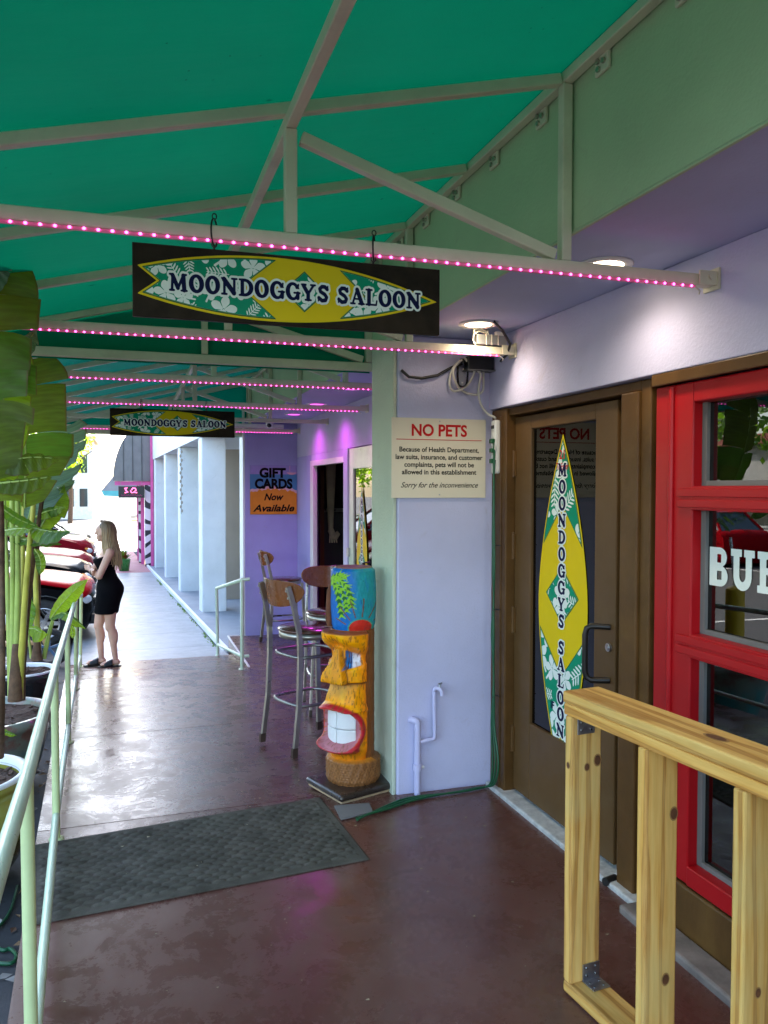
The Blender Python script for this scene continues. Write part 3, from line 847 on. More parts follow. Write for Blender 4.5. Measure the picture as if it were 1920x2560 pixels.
def fat(ch, X, Y):
    s = .06
    if ch == 'M': return caps(X, Y, [(.2, .08, .24, .9, .085), (.24, .88, .58, .2, .13), (.58, .18, .92, .88, .085), (.93, .88, .99, .1, .14), (.06, s, .34, s, s), (.8, s, 1.16, s, s), (.06, .94, .26, .94, s), (.92, .94, 1.12, .94, s)])
    if ch == 'O': return np.maximum(sd_ell(X, Y, .5, .5, .5, .53), -sd_ell(X, Y, .5, .5, .19, .34, .12))
    if ch == 'N': return caps(X, Y, [(.22, .08, .22, .9, .085), (.2, .88, .86, .14, .15), (.88, .1, .88, .9, .085), (.05, s, .38, s, s), (.05, .94, .26, .94, s), (.72, .94, 1.05, .94, s)])
    if ch == 'D': return np.minimum(np.maximum(np.maximum(sd_ell(X, Y, .38, .5, .62, .51), .12 - X), -np.maximum(sd_ell(X, Y, .40, .5, .30, .33), .36 - X)), caps(X, Y, [(.05, s, .4, s, s), (.05, .94, .4, .94, s)]))
    if ch == 'G':
        d = np.maximum(sd_ell(X, Y, .5, .5, .5, .53), -sd_ell(X, Y, .53, .5, .22, .35, .1))
        d = np.maximum(d, -sd_box(X, Y, .56, 1.2, .46, .64))
        return np.minimum(d, caps(X, Y, [(.6, .42, 1.0, .42, s), (.86, .12, .86, .4, .12), (.86, .7, .9, .9, .06)]))
    if ch == 'Y': return caps(X, Y, [(.17, .88, .5, .42, .13), (.86, .9, .5, .42, .08), (.5, .45, .5, .1, .13), (.3, s, .7, s, s), (.04, .94, .34, .94, s), (.68, .94, 1.0, .94, s)])
    if ch == 'S': return np.minimum(path(X, Y, [(.78, .76), (.62, .9), (.4, .9), (.24, .76), (.3, .6), (.6, .46), (.74, .3), (.66, .12), (.4, .08), (.18, .24)], .115), caps(X, Y, [(.8, .7, .82, .94, .05), (.15, .06, .17, .3, .05)]))
    if ch == 'A': return caps(X, Y, [(.5, .9, .2, .06, .07), (.52, .88, .86, .1, .145), (.3, .34, .74, .34, .055), (.05, s, .36, s, s), (.64, s, 1.04, s, s)])
    if ch == 'L': return caps(X, Y, [(.28, .1, .28, .9, .14), (.07, s, .82, s, s), (.82, .07, .86, .3, .06), (.07, .94, .5, .94, s)])
    if ch == 'B': return np.minimum(np.maximum(sd_box(X, Y, .0, .8, 0, 1), -np.minimum(sd_box(X, Y, .36, .56, .18, .40), sd_box(X, Y, .36, .54, .60, .82))) + np.maximum(0, 0), 9) if False else np.maximum(np.minimum(np.minimum(sd_box(X, Y, 0, .36, 0, 1), np.maximum(sd_ell(X, Y, .5, .27, .36, .27), .1 - X)), np.minimum(np.maximum(sd_ell(X, Y, .48, .75, .33, .25), .1 - X), np.minimum(sd_box(X, Y, .2, .5, 0, .54), sd_box(X, Y, .2, .48, .5, 1)))), -np.minimum(sd_box(X, Y, .36, .58, .17, .40), sd_box(X, Y, .36, .55, .61, .83)))
    if ch == 'U': return np.minimum(np.minimum(np.minimum(sd_box(X, Y, .1, .36, .3, .9), sd_box(X, Y, .64, .9, .3, .9)), np.maximum(np.maximum(sd_ell(X, Y, .5, .34, .4, .36), Y - .4), -np.maximum(sd_ell(X, Y, .5, .36, .14, .16), Y - 9))), np.minimum(sd_box(X, Y, -.02, .46, .82, 1), sd_box(X, Y, .56, 1.02, .82, 1)))
    if ch == 'R': return np.minimum(np.maximum(np.minimum(np.minimum(sd_box(X, Y, .1, .36, 0, 1), np.maximum(sd_ell(X, Y, .48, .73, .38, .27), .1 - X)), sd_box(X, Y, .2, .48, .46, 1)), -sd_box(X, Y, .36, .58, .62, .83)), np.minimum(np.minimum(caps(X, Y, [(.55, .5, .82, .1, .13)]), sd_box(X, Y, 0, .46, 0, .18)), np.minimum(sd_box(X, Y, .62, 1.05, 0, .18), sd_box(X, Y, 0, .4, .82, 1))))
FW = dict(M=1.22, O=1.0, N=1.12, D=1.0, G=1.03, Y=1.02, S=.94, A=1.06, L=.92, B=.92, U=1.04, R=1.06)
FW[' '] = .38
def fat_word(X, Y, word, x0, x1, yb, h, gap=.06):
    tot = sum(FW[c] for c in word) + gap * (len(word) - 1)
    k = (x1 - x0) / tot                                   # letter unit in x
    d = np.full(X.shape, 9.0)
    x = x0
    for c in word:
        if c != ' ':
            sel = (X > x - .3 * k) & (X < x + (FW[c] + .3) * k)
            if sel.any():
                q = fat(c, (X[sel] - x) / k, (Y[sel] - yb) / h) * min(k, h)
                d[sel] = np.minimum(d[sel], q)
        x += (FW[c] + gap) * k
    return d
def hibiscus(X, Y, cx, cy, r, a0=0):
    d = np.full(X.shape, 9.0)
    sel = np.hypot(X - cx, Y - cy) < r * 1.6
    x, y = X[sel], Y[sel]
    q = np.full(x.shape, 9.0)
    for k in range(5):
        a = a0 + k * 2 * math.pi / 5
        q = np.minimum(q, sd_ell(x, y, cx + .56 * r * math.cos(a), cy + .56 * r * math.sin(a), .48 * r, .33 * r, a))
    for k in range(5):
        a = a0 + (k + .5) * 2 * math.pi / 5
        q = np.maximum(q, -sd_cap(x, y, cx + .16 * r * math.cos(a), cy + .16 * r * math.sin(a), cx + .8 * r * math.cos(a), cy + .8 * r * math.sin(a), .012 * r, .06 * r))
    a = a0 + .9
    q = np.minimum(q, sd_cap(x, y, cx, cy, cx + 1.25 * r * math.cos(a), cy + 1.25 * r * math.sin(a), .05 * r, .1 * r))
    d[sel] = q
    return d
def fern(X, Y, cx, cy, r, a0=0, n=6):
    d = np.full(X.shape, 9.0)
    sel = np.hypot(X - cx, Y - cy) < r * 1.5
    x, y = X[sel], Y[sel]
    ca, sa = math.cos(a0), math.sin(a0)
    u, v = (x - cx) * ca + (y - cy) * sa, -(x - cx) * sa + (y - cy) * ca
    q = sd_cap(u, v, -r, 0, r, 0, .035 * r)
    for k in range(n):
        p = -.8 * r + 1.6 * r * k / (n - 1)
        ln = r * (.62 - .32 * abs(k / (n - 1) - .35))
        for s_ in (-1, 1):
            q = np.minimum(q, sd_ell(u, v, p + ln * .35, s_ * ln * .5, ln * .55, r * .075, s_ * .95))
    d[sel] = q
    return d

def outlines(f, x0, y0, h, tol=.22):
    """closed outlines of the area f<0 on a grid"""
    f = np.pad(f, 1, constant_values=1.0)
    x0, y0 = x0 - h, y0 - h
    ny, nx = f.shape
    f = np.where(np.abs(f) < 1e-9, 1e-9, f)
    ins = f < 0
    code = ins[:-1, :-1] * 1 + ins[:-1, 1:] * 2 + ins[1:, 1:] * 4 + ins[1:, :-1] * 8
    nxt = {}
    pos = {}
    T = {1: [(3, 0)], 2: [(0, 1)], 3: [(3, 1)], 4: [(1, 2)], 5: [(3, 0), (1, 2)], 6: [(0, 2)], 7: [(3, 2)], 8: [(2, 3)], 9: [(2, 0)], 10: [(0, 1), (2, 3)], 11: [(2, 1)], 12: [(1, 3)], 13: [(1, 0)], 14: [(0, 3)]}
    def edge(j, i, e):
        if e == 0: k = (0, j, i); a, b = f[j, i], f[j, i + 1]; p = (i + a / (a - b), j)
        elif e == 1: k = (1, j, i + 1); a, b = f[j, i + 1], f[j + 1, i + 1]; p = (i + 1, j + a / (a - b))
        elif e == 2: k = (0, j + 1, i); a, b = f[j + 1, i], f[j + 1, i + 1]; p = (i + a / (a - b), j + 1)
        else: k = (1, j, i); a, b = f[j, i], f[j + 1, i]; p = (i, j + a / (a - b))
        pos[k] = p
        return k
    for j, i in zip(*np.nonzero((code > 0) & (code < 15))):
        for a, b in T[int(code[j, i])]:
            nxt[edge(j, i, a)] = edge(j, i, b)
    loops = []
    while nxt:
        s0, c = next(iter(nxt.items()))
        lp = [s0]
        del nxt[s0]
        while c != s0 and c in nxt:
            lp.append(c)
            c2 = nxt.pop(c)
            c = c2
        if len(lp) > 5: loops.append([pos[k] for k in lp])
    res = []
    for lp in loops:
        P_ = np.array(lp)
        keep = np.zeros(len(P_), bool)
        keep[0] = keep[len(P_) // 2] = True
        st = [(0, len(P_) // 2), (len(P_) // 2, len(P_))]
        while st:
            a, b = st.pop()
            if b - a < 2: continue
            A_, B_ = P_[a], P_[b % len(P_)]
            d = B_ - A_
            L = math.hypot(*d) + 1e-9
            dd = np.abs((P_[a + 1:b, 0] - A_[0]) * d[1] - (P_[a + 1:b, 1] - A_[1]) * d[0]) / L
            k = int(dd.argmax())
            if dd[k] > tol:
                keep[a + 1 + k] = True
                st += [(a, a + 1 + k), (a + 1 + k, b)]
        Q = P_[keep]
        if len(Q) >= 3: res.append([(x0 + p[0] * h, y0 + p[1] * h) for p in Q])
    return res
def _area(l): return .5 * sum(a[0] * b[1] - b[0] * a[1] for a, b in zip(l, l[1:] + l[:1]))
def _inside(p, l):
    c = False
    for a, b in zip(l, l[1:] + l[:1]):
        if (a[1] > p[1]) != (b[1] > p[1]) and p[0] < (b[0] - a[0]) * (p[1] - a[1]) / (b[1] - a[1]) + a[0]: c = not c
    return c
def fill(loops):
    """flat faces of outlines with holes"""
    dep = [sum(_inside(l[0], o) for o in loops if o is not l) for l in loops]
    vs_, fs_ = [], []
    for l, d in zip(loops, dep):
        if d % 2: continue
        hs = [h for h, e in zip(loops, dep) if e == d + 1 and _inside(h[0], l)]
        lists = [[Vector((x, y, 0)) for x, y in q] for q in [l] + hs]
        tri = tessellate_polygon(lists)
        b = len(vs_)
        vs_ += [p for q in lists for p in q]
        for t in tri:
            a, c, e = (vs_[b + i] for i in t)
            if (c - a).cross(e - a).z < 0: t = (t[0], t[2], t[1])
            fs_.append(tuple(b + i for i in t))
    return vs_, fs_
def print_layer(name, f, x0, y0, h, mt, mtx, lift, parent, **kw):
    vs_, fs_ = fill(outlines(f, x0, y0, h))
    if not fs_: return None
    m = MB()
    m.add([mtx @ Vector((p.x, p.y, lift)) for p in vs_], fs_)
    return m.build(name, mt, parent, **kw)

def surfboard(w, h_, mtx, parent, vertical=False, res=.0013):
    """printed board along local x (tail at 0, nose at w), centred on y=0"""
    nx, ny = int(w / res) + 1, int(h_ / res) + 1
    X, Y = np.meshgrid(np.arange(nx) * res, np.arange(ny) * res - h_ / 2)
    u, v = X / w, Y / h_
    pw = 1.7 if vertical else 2.1
    pk = .46 if vertical else .42
    tl = .14 if vertical else .19
    hh = np.where(u > pk, .47 * (1 - np.clip((u - pk) / (.995 - pk), 0, 2) ** pw), tl + (.47 - tl) * (1 - np.clip((pk - u) / pk, 0, 1) ** (1.8 if vertical else 2)))
    outl = np.maximum((np.abs(v) - hh) * h_ * .85, np.maximum(u - .995, .008 - u) * w)
    notch = (.055 if not vertical else .03) - np.abs(v) * (.055 if not vertical else .03) / max(tl, .01)
    outl = np.maximum(outl, (notch - u + .008) * w * .7)
    ins = outl + .004 * (w / .86) ** .5
    b = w / .86 * .0022
    c1, c2, dd = (.32, .44, (.53, .07, .30)) if not vertical else (.235, .38, (.49, .09, .31))
    gl = (u - (c1 + (c2 - c1) * np.abs(v) / .45)) * w * .75
    c3, c4 = (.735, .63) if not vertical else (.775, .62)
    gr = ((c3 - (c3 - c4) * np.abs(v) / .45) - u) * w * .75
    dia = (np.abs(u - dd[0]) / dd[1] + np.abs(v) / dd[2] - 1) * h_ * .2
    green = np.minimum(np.maximum(np.minimum(gl, gr), ins + b), dia)
    line = green + 0
    dk = np.maximum(np.abs(green + b * .2) - b * .55, outl)
    fl = np.full(X.shape, 9.0)
    rnd = random.Random(5)
    spots = []
    for _ in range(900):
        p = (rnd.uniform(0, w), rnd.uniform(-h_ / 2, h_ / 2))
        r = rnd.uniform(.13, .19) * h_ * (1 if not vertical else .85)
        if all(math.hypot(p[0] - q[0], p[1] - q[1]) > (r + q[2]) * .82 for q in spots): spots.append((*p, r))
    for k, (x, y, r) in enumerate(spots):
        a = rnd.uniform(0, 6.28)
        fl = np.minimum(fl, hibiscus(X, Y, x, y, r, a) if k % 3 else fern(X, Y, x, y, r, a))
    fl = np.maximum(fl, green + b * 1.6)
    L = [('board_print', outl, M['print_yellow'], .0006), ('border_line', dk, M['print_dgreen'], .0012), ('green_field', green + b * .9, M['print_green'], .0018), ('flowers', fl, M['print_white'], .0024)]
    for nme, f, mt, lift in L: print_layer(nme, f, 0, -h_ / 2, res, mt, mtx, lift, parent)
    if not vertical:
        t = fat_word(X, Y + (u - .5) * .0, 'MOONDOGGYS SALOON', w * .10, w * .935, -h_ * .135, h_ * .255)
        print_layer('letter_outline', t - .0052, 0, -h_ / 2, res, M['print_white'], mtx, .003, parent)
        print_layer('lettering', t, 0, -h_ / 2, res, M['navy'], mtx, .0036, parent)
    else:
        t = np.full(X.shape, 9.0)
        word = 'MOONDOGGYS SALOON'
        k0 = w * .862
        for c in word:                                     # letters stand upright while the board is upright
            if c != ' ':
                s_ = w * .042
                q = fat(c, (-Y + FW[c] * s_ / 2) / s_, (X - k0) / s_) * s_
                t = np.minimum(t, q)
            k0 -= w * (.0525 if c != ' ' else .031)
        print_layer('letter_outline', t - .0075, 0, -h_ / 2, res, M['print_white'], mtx, .003, parent)
        print_layer('lettering', t, 0, -h_ / 2, res, M['navy'], mtx, .0036, parent)

# ---- hanging signs
def hanging_sign(lbl, x0, x1, y, zt, zb, ztop):
    w, h_ = x1 - x0, zt - zb
    o = empty('hanging_sign', (x0, y, (zt + zb) / 2), label=lbl, cat='sign', group='wooden signs hanging from the awning')
    m = MB(); m.span(0, w, 0, .018, -h_ / 2, h_ / 2)
    m.build('panel', M['board_wood'], o, bevel=.002)
    mtx = Matrix(((1, 0, 0, w * .008), (0, 0, -1, -.001), (0, 1, 0, 0), (0, 0, 0, 1)))
    surfboard(w * .985, h_ * .97, mtx, o, res=.0013)
    for u in (.245, .765):
        m = MB(); cx = w * u; ring = []
        r = (ztop - zt) * .5
        cz = h_ / 2 + .012 + r * .95
        for k in range(18):
            a = 2 * math.pi * k / 18
            ring.append((cx + .010 * math.sin(a) * (r / .03), .002 + .028 * math.sin(a), cz + r * 1.06 * math.cos(a)))
        m.tube(ring, .0026, 6, closed=True)
        m.tube([(cx, .009, h_ / 2 - .001), (cx, .006, h_ / 2 + .008)], .003, 6)
        e = [(cx + .007 * math.cos(2 * math.pi * k / 10), .006, h_ / 2 + .014 + .008 * math.sin(2 * math.pi * k / 10)) for k in range(10)]
        m.tube(e, .0018, 5, closed=True)
        e = [(cx + .006 * math.cos(2 * math.pi * k / 10), .0, cz + r + .008 + .008 * math.sin(2 * math.pi * k / 10)) for k in range(10)]
        m.tube(e, .0018, 5, closed=True)
        m.build('hook', M['black_metal'], o)
    return o
hanging_sign('wide dark board with surfboard print hanging from the nearest led beam', .017, .879, 2.205, 2.262, 2.07, 2.33)
hanging_sign('smaller looking surfboard sign board hanging from the far awning beam', -.126, .846, 6.66, 2.249, 2.035, 2.30)

# ---- surfboard decal on the brown door
o = empty('surfboard_sign', (1.9495, 3.325, .375), label='tall yellow and green surfboard sign on the glass of the brown door', cat='sign')
m = MB()
L_ = 1.51
# upright board: local x -> +z, local y -> +y, facing -x
mtx = Matrix(((0, 0, -1, 0), (0, 1, 0, 0), (1, 0, 0, 0), (0, 0, 0, 1)))
surfboard(L_, .475, mtx, o, vertical=True, res=.0022)

# ---- lettering from the built-in font
def text_mesh(s_, size, bold=0, shear=0, align='CENTER', spacing=1.0, xs_=1.0):
    cu = bpy.data.curves.new('text', 'FONT')
    cu.body = s_; cu.size = size; cu.offset = bold * size; cu.shear = shear; cu.align_x = align; cu.space_character = spacing
    cu.resolution_u = 4
    t = bpy.data.objects.new('text', cu)
    COL.objects.link(t)
    dg = bpy.context.evaluated_depsgraph_get()
    me = bpy.data.meshes.new_from_object(t.evaluated_get(dg))
    bpy.data.objects.remove(t)
    bpy.data.curves.remove(cu)
    if xs_ != 1: me.transform(Matrix.Diagonal((xs_, 1, 1, 1)))
    return me
def put_text(name, s_, size, mt, mtx, parent, width=None, **kw):
    me = text_mesh(s_, size, **kw)
    if width:
        xsz = [v.co.x for v in me.vertices]
        k = width / (max(xsz) - min(xsz))
        me.transform(Matrix.Diagonal((k, 1, 1, 1)))
    me.transform(mtx)
    me.materials.clear(); me.materials.append(mt)
    o = bpy.data.objects.new(name, me)
    COL.objects.link(o); o.parent = parent
    return o
FACE = lambda x, y, z: Matrix(((1, 0, 0, x), (0, 0, -1, y), (0, 1, 0, z), (0, 0, 0, 1)))    # faces the camera side (-Y)
# 21 to enter / if ... on the surfboard
mx = Matrix(((0, 0, -1, -.0035), (-1, 0, 0, 0), (0, 1, 0, 1.385), (0, 0, 0, 1)))
put_text('lettering', '21', .06, M['ink_red'], mx, o, bold=.02)
mx = Matrix(((0, 0, -1, -.0035), (-1, 0, 0, 0), (0, 1, 0, 1.335), (0, 0, 0, 1)))
put_text('lettering', 'To Enter', .045, M['ink_red'], mx, o, bold=.015, width=.11)
mx = Matrix(((0, 0, -1, -.0042), (-1, 0, 0, .075), (0, 1, 0, .185), (0, 0, 0, 1)))
put_text('lettering', 'IF', .05, M['navy'], mx, o, bold=.03)

# ---- no pets sign
o = empty('no_pets_sign', (1.578, 3.962, 1.78), label='cream NO PETS notice board screwed to the lavender column', cat='sign')
m = MB(); m.box((0, -.004, 0), (.535, .007, .42)); m.build('panel', M['cream'], o, bevel=.001)
put_text('lettering', 'NO PETS', .085, M['ink_red'], FACE(-.002, -.0082, .118), o, bold=.03, width=.315)
m = MB(); m.box((0, -.0083, .097), (.485, .0012, .0035)); m.build('rule_line', M['ink_red'], o)
for k, (s_, wd) in enumerate((('Because of Health Department,', .452), ('law suits, insurance, and customer', .495), ('complaints, pets will not be', .396), ('allowed in this establishment', .424))):
    put_text('lettering', s_, .036, M['ink'], FACE(.0, -.0082, .033 - .0395 * k), o, bold=.022, width=wd)
put_text('lettering', 'Sorry for the inconvenience', .04, M['ink'], FACE(0, -.0082, -.155), o, shear=.42, bold=.008, width=.44)
m = MB()
for z in (.195, -.193): m.tube([(0, -.007, z), (0, -.0095, z)], .004, 8)
m.build('screw', M['galv'], o)

# ---- gift card sign
o = empty('gift_card_sign', (1.706, 9.746, 1.60), label='blue and orange gift card poster on the violet end wall', cat='sign')
m = MB(); m.box((0, -.005, 0), (.62, .008, .60)); m.build('panel', mat('poster blue', (.06, .22, .42), .45, var=.1, vs_=3), o)
res = .004
X, Y = np.meshgrid(np.arange(156) * res - .31, np.arange(151) * res - .30)
g = FACE(0, -.0092, 0)
print_layer('sky_band', np.maximum(.19 - Y, np.maximum(np.abs(X) - .309, Y - .299)), -.31, -.30, res, mat('poster lilac', (.36, .28, .6), .6, spec=.12), g, .0005, o)
hill = Y - (.03 - .45 * X * X + .008 * np.sin(X * 60))
print_layer('foam', np.maximum(np.maximum(hill - .012, np.abs(X) - .309), -.299 - Y), -.31, -.30, res, mat('poster foam', (.72, .45, .48), .6, spec=.12), g, .0005, o)
print_layer('sand', np.maximum(np.maximum(hill + .02 + .006 * np.sin(X * 110), np.abs(X) - .309), -.299 - Y), -.31, -.30, res, mat('poster orange', (.72, .26, .03), .6, spec=.12), g, .001, o)
bt = np.minimum(np.maximum(sd_ell(X, Y, .24, .235, .075, .05), Y - .215), sd_cap(X, Y, .215, .22, .215, .295, .003))
print_layer('boat', bt, -.31, -.30, res, mat('poster pink', (.8, .4, .5), .6, spec=.12), g, .0015, o)
for s_, sz, z, wd, sh, x in (('GIFT', .155, .155, .35, 0, -.015), ('CARDS', .16, .02, .50, 0, 0), ('Now', .115, -.125, .26, .3, -.01), ('Available', .115, -.262, .55, .3, 0)):
    put_text('lettering', s_, sz, M['ink'], FACE(x, -.0118, z), o, bold=.03 if sh else .05, shear=sh, width=wd)

o.scale = (.93, 1, 1)
# ---- lettering on the red window (starts here and runs on out of the picture)
res = .002
X, Y = np.meshgrid(np.arange(220) * res, np.arange(80) * res)
t = fat_word(X, Y, 'BUR', .01, .345, .01, .135, gap=.1)
mtx = Matrix(((0, 0, -1, 1.953), (-1, 0, 0, 2.338), (0, 1, 0, 1.272), (0, 0, 0, 1)))
print_layer('lettering', t, 0, 0, res, M['print_white'], mtx, .0, RW)
# far door decal: pale surfboard with a column of letters
o2 = empty('surfboard_sign', (1.992, 6.85, .3), label='faded surfboard sign on the glass of the pale green door', cat='sign')
mtx = Matrix(((0, 0, -1, 0), (0, 1, 0, 0), (1, 0, 0, 0), (0, 0, 0, 1)))
surfboard(1.36, .36, mtx, o2, vertical=True, res=.0035)

# ---------------------------------------------------------------- downlights
warm = emit('warm lamp disc', (1, .80, .52), 2.5)
mag = emit('magenta lamp disc', (1, .08, .85), .38)
for x, y, kind, lbl in ((1.63, 2.50, 'w', 'lit warm round downlight in the soffit above the red window'), (1.63, 3.585, 'w', 'lit warm round downlight in the soffit beside the column'), (1.63, 1.4, 'w', None),  # the last one here is out of view, added to warm the red window
                        (1.72, 6.2, 'm', 'magenta lit downlight half hidden by the first far beam'), (1.72, 7.45, 'm', 'magenta lit downlight in the middle of the far soffit'), (1.72, 8.55, 'm', 'magenta lit downlight nearest the violet end wall')):
    o = empty('downlight', (x, y, 2.421), label=lbl or 'unseen warm downlight added in the soffit to warm the red window', cat='downlight', group='round downlights in the soffit')
    m = MB(); m.lathe([(.062, .0), (.098, 0), (.098, -.006), (.09, -.009), (.066, -.007), (.062, -.0)], (0, 0, 0), 28); m.build('trim_ring', M['white'], o)
    m = MB(); m.lathe([(.0, -.0055), (.0665, -.0055)], (0, 0, 0), 28); m.build('lens', warm if kind == 'w' else mag, o)
    ld = bpy.data.lights.new('lamp', 'SPOT'); ld.spot_size = R(150); ld.spot_blend = .85; ld.shadow_soft_size = .05 if kind == 'w' else .09
    ld.energy = 1.7 if kind == 'w' else 3.2
    ld.specular_factor = 0
    ld.color = (1, .84, .66) if kind == 'w' else (1, .08, .95)
    lo = bpy.data.objects.new('lamp', ld); COL.objects.link(lo); lo.parent = o; lo.location = (0, 0, -.03)

# ---- transformer, boxes and cables by the column
o = empty('transformer', (1.735, 3.68, 2.333), label='grey led transformer strapped on top of the second beam', cat='transformer')
m = MB(); m.span(-.08, .085, -.025, .025, .004, .052); m.build('case', mat('grey case', (.30, .31, .31), .4, .5), o, bevel=.003)
m = MB()
for x in (-.03, .0, .035): m.tube([(x, -.0275, .0), (x, -.0275, .054), (x, .0275, .054)], .002, 5)
m.build('strap', M['cord_white'], o)
m = MB()
for k in range(3):
    pts = [(-.085 + .012 * k + .055 * t - .02 * math.sin(t * 5 + k), -.012 + .01 * k, .055 + .026 * math.sin(math.pi * t) + .006 * k) for t in np.linspace(0, 1, 9)]
    m.tube(pts, .004, 6)
m.tube([(-.085, -.02, .0), (-.1, -.024, .02), (-.095, -.02, .05), (-.06, -.01, .07), (-.01, 0, .06)], .004, 6)
m.build('wire', M['cord_white'], o)
m = MB(); m.span(.03, .08, -.012, .012, .0535, .075); m.build('connector', M['white_plastic'], o, bevel=.003)
tag(MB().tube([(1.67, 3.585 - .09, 2.416), (1.76, 3.58, 2.39), (1.82, 3.62, 2.34), (1.83, 3.665, 2.30), (1.80, 3.69, 2.26)], .007, 7).build('black_cable', M['black']), 'short black cable looping from the downlight to the transformer', 'cable')
tag(MB().tube([(1.36, 3.95, 2.235), (1.40, 3.94, 2.20), (1.47, 3.935, 2.195), (1.56, 3.94, 2.215), (1.64, 3.945, 2.26), (1.72, 3.95, 2.29)], .008, 7).build('black_cable', M['black']), 'long black cable sagging across the top of the column face', 'cable')
o = empty('junction_box', (1.79, 3.93, 2.26), label='black junction box high on the lavender column', cat='box')
m = MB(); m.box((0, 0, .025), (.15, .07, .07)); m.build('case', M['black'], o, bevel=.004)
m = MB(); m.box((0, -.004, -.014), (.158, .078, .006)); m.build('lid', M['grey_seal'], o)
# coiled white lead hanging round a clear cup
def coil(ax, y): return on_x(0, 0, 1)
def cp(zx, zy, y=3.93): return at(1090 + zx / 6.636, 780 + zy / 6.636, y)
loops = []
o = empty('white_lead', (0, 0, 0), label='coiled white extension lead hanging under the junction box', cat='cable')
pts = [(480, 790), (420, 800), (330, 870), (260, 980), (225, 1120), (235, 1250), (290, 1310), (360, 1305), (430, 1280), (520, 1210), (600, 1090), (640, 960), (640, 840), (600, 750), (540, 745), (480, 770), (380, 840), (300, 930), (285, 1030), (310, 1130), (350, 1210), (400, 1280), (480, 1330), (580, 1365), (680, 1372), (750, 1340), (785, 1270), (790, 1100), (785, 1000), (760, 910), (735, 875)]
m = MB()
def smooth_pts(P_, n=4):
    P_ = [Vector(p) for p in P_]; out = []
    for i in range(len(P_) - 1):
        p0, p1, p2, p3 = P_[max(i - 1, 0)], P_[i], P_[i + 1], P_[min(i + 2, len(P_) - 1)]
        for k in range(n):
            t = k / n
            out.append(.5 * ((2 * p1) + (p2 - p0) * t + (2 * p0 - 5 * p1 + 4 * p2 - p3) * t * t + (3 * p1 - p0 - 3 * p2 + p3) * t ** 3))
    return out + [P_[-1]]
m.tube(smooth_pts([cp(a, b, 3.93 - .012 * math.sin(k * .8)) for k, (a, b) in enumerate(pts)]), .0062, 7)
m.build('loop', M['cord_white'], o)
pts = [(480, 770), (560, 860), (650, 930), (720, 1000), (740, 1060), (720, 1200), (705, 1300), (715, 1430), (750, 1540), (800, 1620), (850, 1680), (900, 1715), (960, 1740), (985, 1765)]
m = MB(); m.tube(smooth_pts([cp(a, b, 3.915 - (.05 if k > 9 else 0) * (k - 9) / 4) for k, (a, b) in enumerate(pts)]), .0062, 7)
m.build('tail', M['cord_white'], o)
o = empty('clear_cup', cp(440, 1250, 3.93), label='clear plastic bulb cover hanging inside the white lead coil', cat='cover')
m = MB(); m.lathe([(.0, 0), (.022, .003), (.03, .02), (.033, .07), (.03, .11), (.02, .125)], (0, 0, 0), 16); m.build('shell', glass('clear plastic', (.82, .82, .8), 1.5), o)
m = MB(); m.lathe([(.014, .125), (.016, .15), (.0, .152)], (0, 0, 0), 12); m.build('socket', M['black'], o)
# power strip on the brown jamb
o = empty('power_strip', (1.862, 3.866, 1.84), label='white power strip fixed upright on the brown door frame', cat='power strip')
m = MB(); m.box((0, 0, 0), (.034, .055, .285)); m.build('case', M['white_plastic'], o, bevel=.012, seg=3)
m = MB(); m.box((-.018, .0, .105), (.006, .03, .018)); m.build('switch', M['black'], o, bevel=.002)
for k in range(5):
    m = MB(); m.box((-.0174, .0, .06 - .038 * k), (.003, .03, .028)); m.build('socket', M['white'], o, bevel=.001)
for z in (.03, -.02, -.075):
    m = MB(); m.box((-.026, -.01, z), (.022, .03, .024)); m.build('plug', M['cord_green'], o, bevel=.004)
m = MB(); m.box((-.02, -.035, .005), (.002, .012, .04), rx=.2); m.build('paper_tag', M['white'], o)
# green leads down the jamb and along the floor
gp = [(1366, 0), (1368, 0)]
def gl(zx, zy, y): return at(940 + zx / 4.608, 1700 + zy / 4.608, y)
o = empty('green_leads', (0, 0, 0), label='green extension leads bundled down the brown frame and along the column foot', cat='cable')
rnd = random.Random(3)
for k in range(3):
    e = (k - 1)
    pts = [Vector((1.845, 3.85 - .006 * k, 1.87 - .05 * k)), Vector((1.838, 3.836, 1.70)), Vector((1.835, 3.83 + .006 * e, 1.45)), Vector((1.835, 3.826 + .01 * e, 1.2)), Vector((1.838, 3.83, 1.05)), Vector((1.835, 3.832 + .012 * e, .85)), Vector((1.84, 3.83, .66)), Vector((1.838, 3.826 + .008 * e, .5)),
           Vector((1.838, 3.83 + .018 * e, .36)), Vector((1.84, 3.80 + .035 * e, .18)), Vector((1.84, 3.83 + .02 * e, .06)), Vector((1.835, 3.90, .012)), Vector((1.78, 3.895 + .006 * e, .011)), Vector((1.68, 3.88 + .004 * e, .011)), Vector((1.58, 3.875, .011)), Vector((1.47, 3.87 + .012 * e, .012)), Vector((1.36, 3.85 + .022 * e, .012)), Vector((1.25, 3.80 + .02 * e, .012)), Vector((1.12, 3.74, .012)), Vector((1.05, 3.70 + .01 * e, .012))]
    MB().tube(smooth_pts(pts), .0055, 7).build('lead', M['cord_green'], o)
for z in (1.32, .98, .52):
    m = MB(); m.tube([(1.825, 3.81, z), (1.86, 3.85, z), (1.868, 3.815, z)], .003, 5); m.build('tie', M['black'], o)
